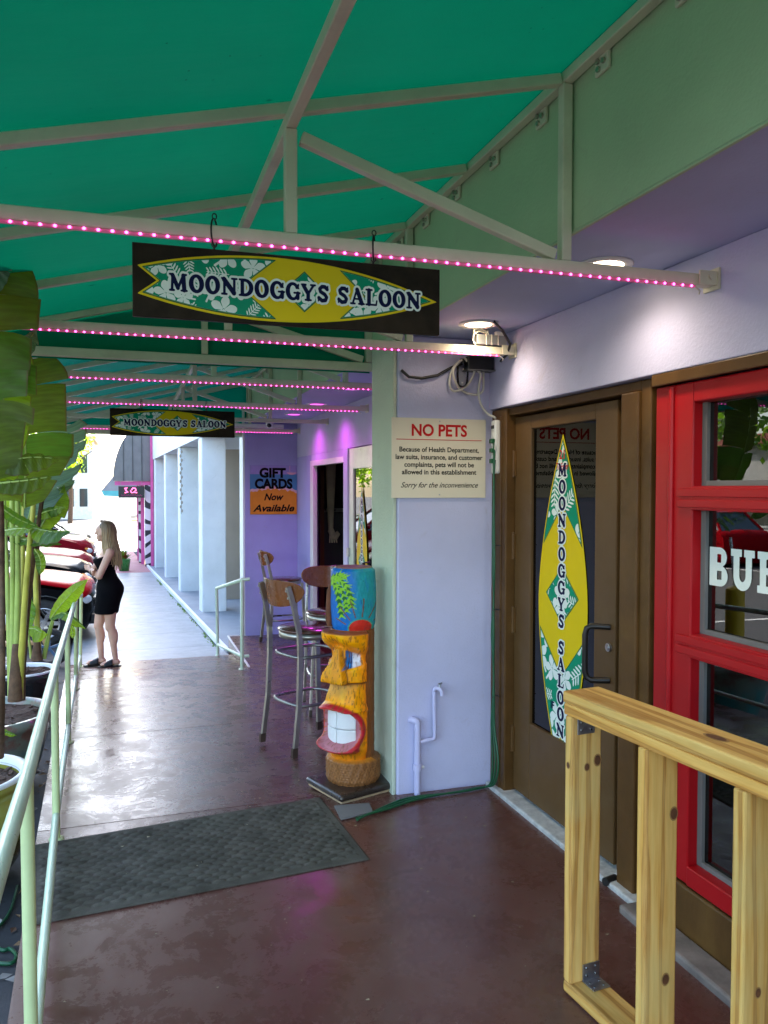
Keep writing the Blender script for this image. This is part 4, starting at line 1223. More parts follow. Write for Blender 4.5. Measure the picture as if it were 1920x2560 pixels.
# pipework on the column
o = empty('pipework', (1.42, 3.945, 0), label='painted water pipe and tap low on the lavender column', cat='pipe')
m = MB(); m.tube(smooth_pts([(.03, -.01, .0), (.03, -.012, .20), (.03, -.012, .36), (.028, -.012, .385), (.015, -.005, .395), (.0, .02, .395)], 3), .018, 10); m.tube([(.03, -.012, .13), (.03, -.012, .165)], .024, 10); m.build('waste_pipe', M['pvc'], o)
m = MB(); m.tube(smooth_pts([(.03, -.012, .275), (.09, -.012, .285), (.12, -.012, .29), (.127, -.012, .30), (.127, -.012, .34), (.124, -.012, .52), (.124, -.012, .545), (.128, -.02, .56), (.145, -.035, .56), (.155, -.04, .545), (.157, -.042, .525)], 3), .0115, 8); m.build('supply_pipe', M['pvc'], o)
m = MB(); m.tube([(.145, -.035, .565), (.15, -.03, .585)], .006, 6); m.box((.15, -.03, .587), (.03, .008, .006), rz=.6); m.build('tap', M['galv'], o)
m = MB(); m.tube([(.05, -.012, .145), (.066, -.014, .145)], .008, 8); m.build('plug_stub', M['white'], o)
# security camera and strip light on the far soffit
o = empty('security_camera', (1.585, 9.3, 2.42), label='white dome security camera under the far end of the soffit', cat='camera')
m = MB(); m.lathe([(.0, 0), (.055, 0), (.055, -.02), (.05, -.045), (.035, -.05)], (0, 0, 0), 16); m.ball((0, -.01, -.06), .046); m.build('shell', M['white'], o)
m = MB(); m.ball((-.01, -.035, -.07), (.03, .026, .026)); m.build('lens', M['black'], o)
o = empty('strip_light', (1.42, 9.58, 2.335), label='white strip light box resting on the last beam', cat='light')
m = MB(); m.span(-.32, .38, -.03, .03, 0, .05); m.build('case', M['white_plastic'], o, bevel=.006)
def on_z(px, py, z):
    c = Vector(((px - CX) / F_PX, (py - CY) / F_PX, 1))
    d = Vector((AX.dot(c), AY.dot(c), AZ.dot(c)))
    return Vector((0, 0, CAM_H)) + d * ((z - CAM_H) / d.z)
DS = 1920 / 1659.0
# ================================================================ tiki
def painted(name, rough=.4):
    a = NT(name)
    at_ = a.n('ShaderNodeVertexColor', layer_name='paint')
    v = a.co()
    nz = a.noise(v, 40, 5, .6)
    c = a.mix(1.0, at_.outputs['Color'], a.ramp(nz, [(.3, .86), (.7, 1.08)]), 'MULTIPLY')
    a.base(c); a.set(Roughness=rough)
    a.b.inputs['Specular IOR Level'].default_value = .22
    a.bump(a.noise(v, 55, 5, .65), .25, .004)
    return a.m
M['painted'] = painted('painted carved wood')
def sst(a, b, x): t = np.clip((x - a) / (b - a), 0, 1); return t * t * (3 - 2 * t)
def carve(name, parent, zs, rfun, cfun, nphi=150, a0=-180, a1=180, top=False, bottom=False):
    ph = np.radians(np.linspace(a0, a1, nphi + 1))
    Z, PH = np.meshgrid(zs, ph, indexing='ij')
    r = rfun(np.degrees(PH), Z)
    col = cfun(np.degrees(PH), Z)
    P_ = np.stack([r * np.cos(PH), r * np.sin(PH), Z], -1).reshape(-1, 3)
    n = nphi + 1
    fs_ = [(i * n + k, i * n + k + 1, (i + 1) * n + k + 1, (i + 1) * n + k) for i in range(len(zs) - 1) for k in range(nphi)]
    C_ = col.reshape(-1, 3)
    if top:
        c = len(P_); P_ = np.vstack([P_, [[0, 0, zs[-1] - .012]]]); C_ = np.vstack([C_, [[.30, .12, .06]]])
        fs_ += [((len(zs) - 1) * n + k, (len(zs) - 1) * n + k + 1, c) for k in range(nphi)]
    me = bpy.data.meshes.new(name)
    me.from_pydata(P_.tolist(), [], fs_)
    ca = me.color_attributes.new('paint', 'FLOAT_COLOR', 'POINT')
    ca.data.foreach_set('color', np.hstack([C_, np.ones((len(C_), 1))]).astype(np.float32).ravel())
    me.polygons.foreach_set('use_smooth', [True] * len(fs_))
    me.materials.append(M['painted'])
    o = bpy.data.objects.new(name, me); COL.objects.link(o); o.parent = parent
    return o
TX, TY = 1.158, 4.15
tk = empty('tiki_statue', (TX, TY, .05), math.atan2(-.58, -.815), label='painted carved tiki statue with bared teeth beside the column', cat='statue')
PC = math.degrees(math.atan2(-TY, -TX) - math.atan2(-.58, -.815))
c3 = lambda *c: np.array(c)
def lay(col, mask, c):
    m_ = np.clip(mask, 0, 1)[..., None]
    return col * (1 - m_) + c3(*c) * m_
rs = np.random.RandomState(4)
def vnoise(PH, Z, f1, f2, seed):
    q = np.random.RandomState(seed).uniform(0, 6.28, 6)
    return (np.sin(PH * f1 + q[0]) * np.sin(Z * f2 + q[1]) + np.sin(PH * f1 * 2.3 + q[2]) * np.sin(Z * f2 * 1.9 + q[3]) * .6 + np.sin(PH * f1 * 4.7 + q[4]) * np.sin(Z * f2 * 4.1 + q[5]) * .4) / 2
# stump
zs = np.linspace(-.004, .135, 46)
carve('stump', tk, zs, lambda P_, Z: .146 + .006 * vnoise(P_, Z, .35, 60, 1) + .004 * vnoise(P_, Z, 1.1, 260, 2) - .03 * sst(.118, .135, Z) - .012 * sst(.02, -.004, Z),
      lambda P_, Z: lay(lay(np.ones(P_.shape + (3,)) * c3(.36, .16, .055), .5 + .9 * vnoise(P_, Z, .9, 160, 3), (.17, .065, .02)), sst(.115, .132, Z) * (np.abs(P_) < 95), (.62, .24, .02)), top=True)
m = MB()
ang = R(PC + 6)
# face
zs = np.concatenate([np.linspace(.10, .82, 210)])
def face_r(P_, Z):
    A = np.abs(P_)
    front = 1 - sst(70, 80, A)
    r = .116 + .004 * np.cos(np.radians(P_))
    # chin and jaw
    jaw = sst(.12, .2, Z) * (1 - sst(.40, .44, Z))
    r = r + front * .022 * jaw
    lip_up = sst(.53, .42, Z) * sst(.395, .41, Z)
    r = r + front * (.034 * sst(.545, .43, Z) * sst(.395, .40, Z)) * (1 - .75 * sst(35, 70, A))
    # mouth hollow and lips
    ell = np.sqrt((A / 58) ** 2 + ((Z - .300) / .118) ** 2)
    rim = np.exp(-((ell - 1.0) / .12) ** 2)
    r = r + front * .020 * rim
    r = np.where(ell < .9, .112 + .02 * sst(.6, .9, ell), r)
    low = np.exp(-((Z - .205) / .030) ** 2) * (1 - sst(38, 62, A))
    r = r + .044 * low
    # cheeks, eyes, nose, brow
    ck = sst(.535, .55, Z) * (1 - sst(.64, .655, Z))
    r = r + front * .016 * ck * sst(12, 20, A)
    eye = sst(.60, .63, Z - .0006 * (A - 20)) * (1 - sst(.70, .73, Z + .0006 * (A - 20))) * sst(16, 22, A) * (1 - sst(56, 64, A))
    r = r - .026 * eye
    nw = 11 + 15 * sst(.72, .55, Z)
    nose = (1 - sst(nw - 4, nw, A)) * sst(.53, .545, Z) * (1 - sst(.72, .735, Z))
    r = r + nose * (.022 + .040 * sst(.73, .56, Z))
    bz = Z + .0009 * (A - 10)
    brow = front * sst(.715, .775, bz) * (1 - sst(.805, .818, Z))
    r = r + brow * (.050 * sst(.72, .80, bz) + .006) * (1 - .45 * sst(30, 80, A))
    line = np.exp(-((Z - .54) / .006) ** 2) * front
    r = r - .008 * line
    groove = np.exp(-((A - 77) / 2.5) ** 2)
    r = r - .006 * groove
    return r + .0022 * vnoise(P_, Z, .25, 40, 7)
def face_c(P_, Z):
    A = np.abs(P_)
    front = 1 - sst(75, 78, A)
    col = np.ones(P_.shape + (3,)) * c3(.98, .37, .001)
    col = lay(col, .55 * sst(.0, .5, vnoise(P_, Z, .12, 22, 9)), (1.0, .52, .003))
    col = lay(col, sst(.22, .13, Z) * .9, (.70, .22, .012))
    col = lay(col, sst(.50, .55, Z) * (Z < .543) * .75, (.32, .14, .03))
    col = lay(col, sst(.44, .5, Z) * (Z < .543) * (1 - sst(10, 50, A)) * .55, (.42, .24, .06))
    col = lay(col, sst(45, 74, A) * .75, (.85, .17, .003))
    ell = np.sqrt((A / 58) ** 2 + ((Z - .300) / .118) ** 2)
    col = lay(col, sst(.90, .96, ell) * sst(1.17, 1.10, ell), (.52, .015, .025))
    lowl = np.exp(-((Z - .205) / .030) ** 2) * (1 - sst(40, 60, A))
    col = lay(col, sst(.35, .5, lowl) * (Z < .222), (.55, .03, .04))
    col = lay(col, (ell < .93) * 1.0, (.50, .18, .21))
    eye = sst(.60, .63, Z - .0006 * (A - 20)) * (1 - sst(.70, .73, Z + .0006 * (A - 20))) * sst(16, 20, A) * (1 - sst(57, 62, A))
    col = lay(col, sst(.4, .6, eye), (.02, .22, .55))
    col = lay(col, sst(.4, .6, eye) * sst(34, 40, A), (.80, .78, .80))
    col = lay(col, sst(.4, .6, eye) * (np.sin(P_ * .8) > .55) * (A < 40), (.01, .03, .12))
    col = lay(col, (1 - sst(13, 17, A)) * sst(.54, .56, Z) * (Z < .73) * .45, (.60, .22, .02))
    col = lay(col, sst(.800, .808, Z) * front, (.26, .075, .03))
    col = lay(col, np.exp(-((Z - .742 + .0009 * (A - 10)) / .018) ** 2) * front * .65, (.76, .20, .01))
    for s_ in (1, -1):
        w = np.exp(-((P_ - s_ * 77) / 2.2) ** 2)
        col = lay(col, w * .9, (.10, .035, .012))
    col = lay(col, np.exp(-((Z - .54) / .005) ** 2), (.16, .06, .02))
    col = lay(col, np.exp(-((A - (12 + 15 * sst(.72, .55, Z))) / 1.4) ** 2) * (Z > .54) * (Z < .715), (.22, .08, .02))
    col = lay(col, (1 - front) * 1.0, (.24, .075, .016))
    for _ in range(380):                               # fine drying cracks
        p, z, l = rs.uniform(-80, 80), rs.uniform(.13, .8), rs.uniform(.005, .02)
        col = lay(col, np.exp(-((P_ - p - rs.uniform(-90, 90) * (Z - z)) / .9) ** 2) * (np.abs(Z - z) < l) * .8, (.22, .08, .01))
    return col
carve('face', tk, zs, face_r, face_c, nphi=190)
# teeth
for row, (z0, z1, zz) in enumerate(((.300, .402, 0), (.205, .297, 0))):
    for k in range(-1, 1):
        a0, a1 = k * 46 + .5, k * 46 + 45.5
        hh = 1.0
        m = MB()
        pts = []
        for i in range(9):
            a = R(a0 + (a1 - a0) * i / 8)
            out_ = (i / 8 if k == 0 else 1 - i / 8)
            hh = 1 - .42 * max(0, out_ - .35) ** 1.4
            for r in (.143 - .004 * out_ - .001 * abs(i - 4) / 4, .112):
                for z in ((z0, z0 + (z1 - z0) * hh) if row == 0 else (z1 - (z1 - z0) * hh, z1)):
                    pts.append((r * math.cos(a), r * math.sin(a), z))
        fs_ = []
        for i in range(8):
            b, c = i * 4, i * 4 + 4
            fs_ += [(b, c, c + 1, b + 1), (b + 2, b + 3, c + 3, c + 2), (b + 1, c + 1, c + 3, b + 3), (b, b + 2, c + 2, c)]
        fs_ += [(0, 1, 3, 2), (32, 34, 35, 33)]
        m.add(pts, fs_)
        m.build('tooth', M['white'], tk, bevel=.006, seg=3)
# hat
zs = np.linspace(.818, 1.15, 150)
def hat_r(P_, Z):
    return .116 + .008 * np.sin((Z - .818) / .332 * math.pi) - .018 * sst(1.13, 1.15, Z) - .006 * sst(.85, .818, Z) + .0015 * vnoise(P_, Z, .3, 50, 12)
def hat_c(P_, Z):
    q = P_ - PC
    q = (q + 180) % 360 - 180
    s_ = np.sin(np.radians(np.clip(q, -90, 90))) * .122
    col = np.ones(P_.shape + (3,)) * c3(.01, .15, .50)
    col = lay(col, sst(-.03, .05, s_ + .02 * vnoise(P_, Z, .1, 20, 5)), (.02, .32, .36))
    col = lay(col, .5 * sst(.1, .6, vnoise(P_, Z, .2, 30, 15)), (.015, .22, .55))
    # frond
    X, Y = s_, Z
    stem = [(-.116, 1.085), (-.08, 1.09), (-.04, 1.06), (-.015, 1.0), (-.010, .955)]
    stem2 = [(-.112, 1.075), (-.085, 1.03), (-.07, .96), (-.062, .90)]
    stem3 = [(-.114, 1.09), (-.075, 1.115), (-.045, 1.105)]
    stem4 = [(-.112, 1.075), (-.065, 1.04), (-.04, .98), (-.035, .93)]
    dk = np.full(X.shape, 9.0); lf = np.full(X.shape, 9.0)
    for st, w in ((stem, .026), (stem2, .022), (stem3, .022), (stem4, .022)):
        dk = np.minimum(dk, path(X, Y, st, w * .55))
        for a, b in zip(st[:-1], st[1:]):
            for t in np.linspace(0, 1, 3):
                p = (a[0] + (b[0] - a[0]) * t, a[1] + (b[1] - a[1]) * t)
                d = math.atan2(b[1] - a[1], b[0] - a[0])
                for sg in (-.75, .75):
                    lf = np.minimum(lf, sd_cap(X, Y, p[0], p[1], p[0] + w * 1.35 * math.cos(d + sg), p[1] + w * 1.15 * math.sin(d + sg), .0062, .0015))
    col = lay(col, sst(.001, -.001, np.minimum(dk, lf + .001)), (.01, .12, .03))
    col = lay(col, sst(.0008, -.0008, lf), (.24, .55, .02))
    # sun and rays
    cx, cz = .040, .826
    sun_ = np.hypot((X - cx) / 1.25, (Y - cz)) - .052
    for a in (10, 35, 60, 85, 108, 130, 155):
        d = R(a)
        ln = .105 + .05 * math.sin(R(a))
        dd = sd_cap(X, Y, cx + .075 * math.cos(d) * 1.2, cz + .068 * math.sin(d), cx + ln * 1.15 * math.cos(d), cz + ln * math.sin(d) * 1.05, .0032)
        col = lay(col, sst(.001, -.001, dd), (.20, .09, .05))
    col = lay(col, sst(.002, -.002, sun_ - .006), (.05, .36, .25))
    col = lay(col, sst(.001, -.001, sun_), (.66, .035, .02))
    col = lay(col, (np.abs(q) > 92) * 1.0, (.02, .26, .40))
    for _ in range(90):
        p, z, l = rs.uniform(-180, 180), rs.uniform(.82, 1.14), rs.uniform(.004, .012)
        col = lay(col, np.exp(-((P_ - p) / .7) ** 2) * (np.abs(Z - z) < l) * .5, (.02, .05, .12))
    return lay(col, sst(1.142, 1.149, Z), (.30, .13, .06))
carve('hat', tk, zs, hat_r, hat_c, nphi=200, top=True)
m = MB()                                               # bark slab left on the side of the hat
a = R(PC - 84)
c = Vector((math.cos(a) * .124, math.sin(a) * .124, 0))
m.tube([c + Vector((0, 0, .83)), c * 1.06 + Vector((0, 0, .87)), c * 1.04 + Vector((0, 0, .95)), c * 1.03 + Vector((0, 0, 1.02)), c * .96 + Vector((0, 0, 1.06))], [.016, .02, .018, .015, .006], 8)
m.build('bark', mat('red brown bark', (.14, .045, .016), .8, var=.4, vs_=30, bump=.8, bs=60), tk)
o = empty('base_board', (TX, TY - .01, 0), .32, label='dark rounded board under the tiki statue', cat='board')
m = MB(); m.box((0, 0, .03), (.40, .36, .036)); m.build('slab', mat('dark varnished board', (.03, .022, .018), .3, coat=.3), o, bevel=.03, seg=3)
m = MB(); m.box((0, 0, .006), (.37, .33, .011)); m.build('underside', mat('raw ply edge', (.45, .32, .18), .7), o)

# ================================================================ bar stools
def make_stool():
    w = empty('bar_stool')
    bt = M['dark_steel']
    m = MB(); m.lathe([(.0, .742), (.19, .742), (.203, .748), (.205, .757), (.196, .765), (.0, .768)], (0, 0, 0), 32); m.build('seat', M['ply_dark'], w)
    m = MB(); m.lathe([(.178, .705), (.195, .705), (.195, .741), (.178, .741), (.178, .705)], (0, 0, 0), 32); m.build('seat_ring', bt, w)
    for sy in (-1, 1):
        pts = [(-.235, sy * .195, .012), (-.197, sy * .187, .32), (-.186, sy * .182, .62), (-.19, sy * .18, .76), (-.225, sy * .172, .93), (-.262, sy * .166, 1.055)]
        m = MB()
        for a, b in zip(pts[:-1], pts[1:]): m.bar(a, b, .020, .034, (1, 0, 0))
        lg = m.build('leg', bt, w, bevel=.003)
        m = MB(); m.bar((-.2352, sy * .195, .06), (-.237, sy * .195, .004), .024, .038, (1, 0, 0)); m.build('foot', mat('brown cap', (.06, .035, .022), .5) if 'cap' not in M else M['cap'], lg)
        m = MB()
        for z in (.985, 1.03): x = -.242 - (z - .985) * .3; m.tube([(x - .02, sy * .168, z), (x - .026, sy * .168, z)], .007, 8)
        m.build('bolt', M['galv'], lg)
        m = MB(); m.bar((.205, sy * .19, .012), (.165, sy * .155, .72), .020, .034, (1, 0, 0)); lg = m.build('leg', bt, w, bevel=.003)
        m = MB(); m.bar((.2025, sy * .188, .06), (.2055, sy * .191, .004), .024, .038, (1, 0, 0)); m.build('foot', M['cap'] if 'cap' in M else M['black'], lg)
    for z, k in ((.30, 1.0), (.60, .95)):
        pts = []
        for i in range(40):
            a = 2 * math.pi * i / 40
            ca, sa = math.cos(a), math.sin(a)
            q = (abs(ca) ** 4 + abs(sa) ** 4) ** -.25
            pts.append((.195 * k * ca * q * .98 - .003, .188 * k * sa * q * .98, z))
        m = MB(); m.tube(pts, .0105, 8, closed=True); m.build('foot_ring', M['steel'], w)
    # curved back
    rows = []
    n = 22
    for i in range(n + 1):
        t = -1 + 2 * i / n
        yb = .225 * t
        xb = -.275 + .095 * t * t
        e = (1 - abs(t) ** 3.2) ** .5 if abs(t) < 1 else 0
        e = max(e, .12)
        zc = 1.005 + .02 * t * t
        rows.append((xb, yb, zc - .088 * e, zc + .082 * e, t))
    vs_ = []
    for xb, yb, z0, z1, t in rows:
        nx, ny = 1, -.84 * t
        l = math.hypot(nx, ny); nx, ny = nx / l, ny / l
        lean = .16
        for s_, z in ((0, z0), (0, (z0 + z1) / 2), (0, z1), (1, z1), (1, (z0 + z1) / 2), (1, z0)):
            off = .012 * s_
            vs_.append((xb + nx * off - (z - 1.0) * lean, yb + ny * off, z))
    fs_ = [(i * 6 + k, (i + 1) * 6 + k, (i + 1) * 6 + (k + 1) % 6, i * 6 + (k + 1) % 6) for i in range(n) for k in range(6)]
    fs_ += [tuple(range(6)), tuple(n * 6 + k for k in reversed(range(6)))]
    m = MB(); m.add(vs_, fs_, False); m.build('backrest', M['ply'], w, bevel=.003)
    return w
M['cap'] = mat('brown foot cap', (.06, .035, .022), .5)
st = make_stool()
spots = [(1.12, 5.08, -.04, math.atan2(.356, .935), 'bar stool with orange brown back standing nearest, beside the tiki statue'),
         (1.72, 9.12, -.179, .06, 'bar stool seen edge on against the violet end wall'),
         (1.50, 5.98, -.09, math.atan2(-1, -.12), 'bar stool with dark back facing the street, half behind the tiki statue'),
         (2.62, 7.95, -.165, 2.7, 'bar stool in the dark just inside the far doorway')]
for i, (x, y, z, a, l) in enumerate(spots):
    s_ = st if i == 0 else copy_tree(st)
    s_.location = (x, y, z); s_.rotation_euler = (0, 0, a)
    tag(s_, l, 'stool', 'bar stools by the far door')
o = empty('round_table', (2.9, 7.6, -.165), label='dark round bar table inside the far doorway', cat='table')
m = MB(); m.lathe([(0, 1.0), (.35, 1.0), (.36, 1.015), (.35, 1.03), (0, 1.03)], (0, 0, 0), 28); m.build('tabletop', M['steel'], o)
m = MB(); m.tube([(0, 0, 0), (0, 0, 1.0)], .035, 12); m.build('leg', M['black'], o)
m = MB(); m.lathe([(0, .0), (.22, .0), (.22, .015), (.04, .03)], (0, 0, 0), 20); m.build('base', M['black'], o)

# ================================================================ door mat
q = [Vector((-.362, 3.166, 0)), Vector((.997, 3.294, 0)), Vector((.951, 4.05, 0)), Vector((-.43, 3.885, 0))]
nu, nv = 280, 160
U, V = np.meshgrid(np.linspace(0, 1, nu), np.linspace(0, 1, nv))
qa = np.array([[p.x, p.y] for p in q])
XY = ((1 - U) * (1 - V))[..., None] * qa[0] + (U * (1 - V))[..., None] * qa[1] + (U * V)[..., None] * qa[2] + ((1 - U) * V)[..., None] * qa[3]
uu, vv = U * 1.37, V * .77
b_ = .035
row = np.floor(vv / b_)
ph = (uu + .010 * np.sin(vv * 31) + .006 * np.sin(uu * 17)) / .066 + .5 * (row % 2)
h = np.abs(np.sin(np.pi * ph)) ** .7 * np.sin(np.pi * (vv / b_ - row)) ** .8
edge = np.minimum(np.minimum(uu, 1.37 - uu), np.minimum(vv, .77 - vv))
ins_ = sst(.035, .05, edge)
Zm = .006 * sst(0, .008, edge) + ins_ * (.0095 * h - .002) + .003 * np.sin(uu * 2.3 + .5) * np.sin(vv * 4) * 0 + .0015
yy = XY[..., 1]
Zm = Zm + np.where(yy > 4, -.045 * (yy - 4), 0) + .001
me = bpy.data.meshes.new('door_mat')
me.from_pydata(np.dstack([XY, Zm]).reshape(-1, 3).tolist(), [], [(j * nu + i, j * nu + i + 1, (j + 1) * nu + i + 1, (j + 1) * nu + i) for j in range(nv - 1) for i in range(nu - 1)])
me.polygons.foreach_set('use_smooth', [True] * len(me.polygons))
a = NT('mat pile'); v = a.co()
c = a.ramp(a.noise(v, 7, 7, .7, .5), [(.32, (.050, .046, .034)), (.68, (.13, .12, .095))])
c = a.mix(a.ramp(a.noise(v, 240, 3), [(.35, 0.0), (.7, .5)]), c, (.06, .058, .048))
a.base(c); a.set(Roughness=.95); a.b.inputs['Specular IOR Level'].default_value = .15; a.bump(a.noise(v, 300, 3), .6, .002)
me.materials.append(a.m)
o = bpy.data.objects.new('door_mat', me); COL.objects.link(o)
tag(o, 'grey woven door mat lying across the brown walkway', 'mat')
# scraps, specks and dropped things
pts = [on_z(x * DS, y * DS, .0) for x, y in ((722, 1744), (797, 1738), (806, 1757), (737, 1774))]
m = MB(); m.add([p + Vector((0, 0, .004)) for p in pts] + [p + Vector((0, 0, .010)) for p in pts], ((0, 1, 2, 3), (7, 6, 5, 4), (0, 4, 5, 1), (1, 5, 6, 2), (2, 6, 7, 3), (3, 7, 4, 0)))
tag(m.build('scrap_board', mat('grey scrap', (.16, .155, .15), .6)), 'thin grey scrap of board on the floor in front of the tiki statue', 'board')
p = on_z(1340 * DS, 1893 * DS, .02)
o = empty('black_tube', p, .25, label='black tube with white label lying by the door sill', cat='tube')
m = MB(); m.tube([(-.09, 0, 0), (.12, 0, 0)], .017, 12); m.build('body', M['black'], o)
m = MB(); m.tube([(-.03, 0, 0), (.03, 0, 0)], .0176, 12); m.build('paper_label', M['white'], o)
m = MB()
rnd = random.Random(11)
for k in range(150):
    x, y = rnd.uniform(-.3, 1.8), rnd.uniform(2.3, 5.6)
    if 3.2 < y < 4.0 and x < .95 and rnd.random() < .6: continue
    r = rnd.choice((.003, .004, .005, .008)); a = rnd.uniform(0, 6.28)
    z = zf(y) + (.012 if 3.2 < y < 4.0 and x < .95 else .002)
    m.add([(x + r * math.cos(a + t), y + r * .6 * math.sin(a + t), z + (.001 if j % 2 else .003)) for j, t in enumerate((0, 1.6, 3.1, 4.6))], ((0, 1, 2, 3),))
tag(m.build('crumbs', mat('pale crumbs', (.45, .38, .24), .8)), 'pale crumbs and specks scattered over the walkway', 'crumbs', kind='stuff')

# ================================================================ timber railing
WC = Vector((1.325, 2.235, 0)); wd = Vector((.10, -1, 0)).normalized(); wn = Vector((1, .10, 0)).normalized()
TR = empty('timber_railing', WC, math.atan2(wd.y, wd.x), label='raw pine timber railing with flat cap in the near right corner', cat='railing')
# local: x along the rail towards the camera, -? y: wn is +y rotated; left flush face at y=0
wy = 1 if Vector((-wd.y, wd.x, 0)).dot(wn) > 0 else -1
def board(name, x0, x1, y0, y1, z0, z1, axis='x', parent=TR):
    """pine board whose grain runs along the local X of the mesh"""
    dx, dy, dz = x1 - x0, y1 - y0, z1 - z0
    c = Vector(((x0 + x1) / 2, wy * (y0 + y1) / 2, (z0 + z1) / 2))
    m = MB()
    if axis == 'x':
        m.box((0, 0, 0), (dx, dy, dz)); o = m.build(name, M['pine'], parent, bevel=.006, loc=c)
    else:
        m.box((0, 0, 0), (dz, dy, dx)); o = m.build(name, M['pine'], parent, bevel=.006, loc=c); o.rotation_euler = (0, R(-90), 0)
    return o
board('cap_board', -.01, 2.2, -.003, .140, .9375, .975)
board('under_board', -.008, 2.2, .0, .138, .899, .9365)
board('bottom_plate', 0, 2.2, 0, .115, .004, .041)
for k, x in enumerate((0.0, .335, .67, 1.005, 1.34, 1.675)):
    board('post', x, x + .038, 0, .115, .0415, .8985, 'z')
def knot(x, y, z, r, face, parent=TR):
    m = MB()
    kb = M.setdefault('knot', mat('pine knot', (.13, .05, .018), .6, var=.3, vs_=60))
    kr = M.setdefault('knot_ring', mat('pine knot ring', (.36, .19, .055), .6, var=.2, vs_=40))
    for q, lift in ((1.3, .0006), (1.0, .0012)):
        vs_ = []
        for i in range(14):
            a = 2 * math.pi * i / 14
            u, v = r * q * math.cos(a) * .75, r * q * math.sin(a)
            vs_.append((x + .039 + lift, wy * (y + u), z + v) if face == 'n' else (x + u, wy * (y - 0) - wy * lift, z + v) if face == 's' else (x + v * 1.6, wy * (y + u), z + lift))
        m.m = 0 if q > 1 else 1
        m.add(vs_, (tuple(range(14)),))
    m.build('knot', [kr, kb], parent)
knot(0, .057, .735, .011, 'n'); knot(0, .098, .752, .016, 'n'); knot(.019, 0, .742, .009, 's')
knot(.335, .098, .705, .016, 'n'); knot(.335, .075, .235, .015, 'n'); knot(.67, .05, .40, .011, 'n'); knot(.67, .026, .13, .009, 'n'); knot(.67, .07, .12, .011, 'n')
knot(.30, .06, .041, .018, 't'); knot(.55, .07, .975, .02, 't'); knot(1.0, .1, .975, .022, 't')
def angle_plate(x, y0, z, up, parent=TR):
    m = MB()
    s_ = 1 if up else -1
    m.box((x + .040, wy * (y0 + .04), z + s_ * .028), (.003, .066, .056)); m.box((x + .068, wy * (y0 + .04), z + s_ * .0018), (.056, .066, .003))
    o = m.build('corner_plate', M['galv'], parent, bevel=.001)
    m = MB()
    for dy in (.022, .058):
        for e in (.018, .042): 
            m.tube([(x + .041, wy * (y0 + dy), z + s_ * e), (x + .0445, wy * (y0 + dy), z + s_ * e)], .004, 8)
            m.tube([(x + .039 + e, wy * (y0 + dy), z + s_ * .003), (x + .039 + e, wy * (y0 + dy), z + s_ * .0055)], .004, 8)
    m.build('screw', M['steel'], o)
angle_plate(.0, .04, .0415, True); angle_plate(.0, .012, .8985, False)

# ================================================================ mint handrails
HR = empty('handrail', (0, 0, 0), label='mint green pipe handrail along the street side of the walkway', cat='railing')
tp = [(-.20, .55, .97), (-.25, 2.2, .878), (-.324, 3.93, .782), (-.386, 5.67, .695), (-.437, 7.52, .645), (-.482, 9.2, .47)]
ft = [(-.245, 2.2, 0.0), (-.323, 3.93, 0), (-.384, 5.67, -.075), (-.445, 7.52, -.158), (-.498, 9.2, -.313)]
m = MB(); m.tube(tp, .0185, 12); m.build('top_rail', M['rail_paint'], HR)
lw = [(-.195, .55, .14)] + [(f[0], f[1], f[2] + .115) for f in ft]
m = MB(); m.tube(lw, .0165, 12); m.build('lower_rail', M['rail_paint'], HR)
for f, t in zip(ft, tp[1:]):
    m = MB(); m.tube([f, (f[0], f[1], f[2] + .05), (t[0], t[1], t[2] - .0)], .017, 12); m.lathe([(.034, 0), (.034, .006), (.018, .007)], f, 14); m.build('post', M['rail_post'], HR)
H2 = empty('handrail', (0, 0, 0), label='short mint pipe railing guarding the landing edge by the far door', cat='railing')
a0, a1, b0, b1 = Vector((1.072, 7.95, -.178)), Vector((1.08, 7.95, .715)), Vector((1.0, 9.5, -.346)), Vector((.99, 9.5, .445))
m = MB(); m.tube([a1 + Vector((.07, 0, .0)), a1, b1], .019, 10); m.build('top_rail', M['rail_paint'], H2)
m = MB(); m.tube([a0 + Vector((.07, 0, .13)), a0 + Vector((0, 0, .13)), b0 + Vector((0, 0, .13))], .017, 10); m.build('lower_rail', M['rail_paint'], H2)
for p, q_ in ((a0, a1), (b0, b1)):
    m = MB(); m.tube([p, q_], .018, 10); m.lathe([(.034, 0), (.034, .006), (.018, .007)], p, 14); m.build('post', M['rail_paint'], H2)
# ================================================================ the woman
def solid(m, name, mt, parent, voxel=.007, smooth=6, **kw):
    o = m.build(name, mt, None)
    r = o.modifiers.new('r', 'REMESH'); r.mode = 'VOXEL'; r.voxel_size = voxel; r.use_smooth_shade = True
    s_ = o.modifiers.new('s', 'SMOOTH'); s_.factor = .5; s_.iterations = smooth
    dg = bpy.context.evaluated_depsgraph_get()
    me = bpy.data.meshes.new_from_object(o.evaluated_get(dg))
    me.name = name
    o.modifiers.clear()
    o.data = me
    if not me.materials: me.materials.append(mt)
    o.parent = parent
    return tag(o, **kw)
WO = empty('person', (-.215, 9.03, zf(9.03) + .006), math.pi + .12, label='woman in a short black dress with folded arms and long fair hair', cat='person')
m = MB()
m.ball((.020, 0, 1.442), (.083, .070, .100)); m.ball((.052, 0, 1.388), (.050, .046, .050)); m.ball((.075, 0, 1.352), (.020, .022, .016))
m.ball((.075, 0, 1.46), (.032, .05, .045))
m.cap((.094, 0, 1.452), (.116, 0, 1.418), .008, .011, 8); m.ball((.094, 0, 1.383), (.016, .022, .007)); m.ball((.092, 0, 1.371), (.015, .02, .007))
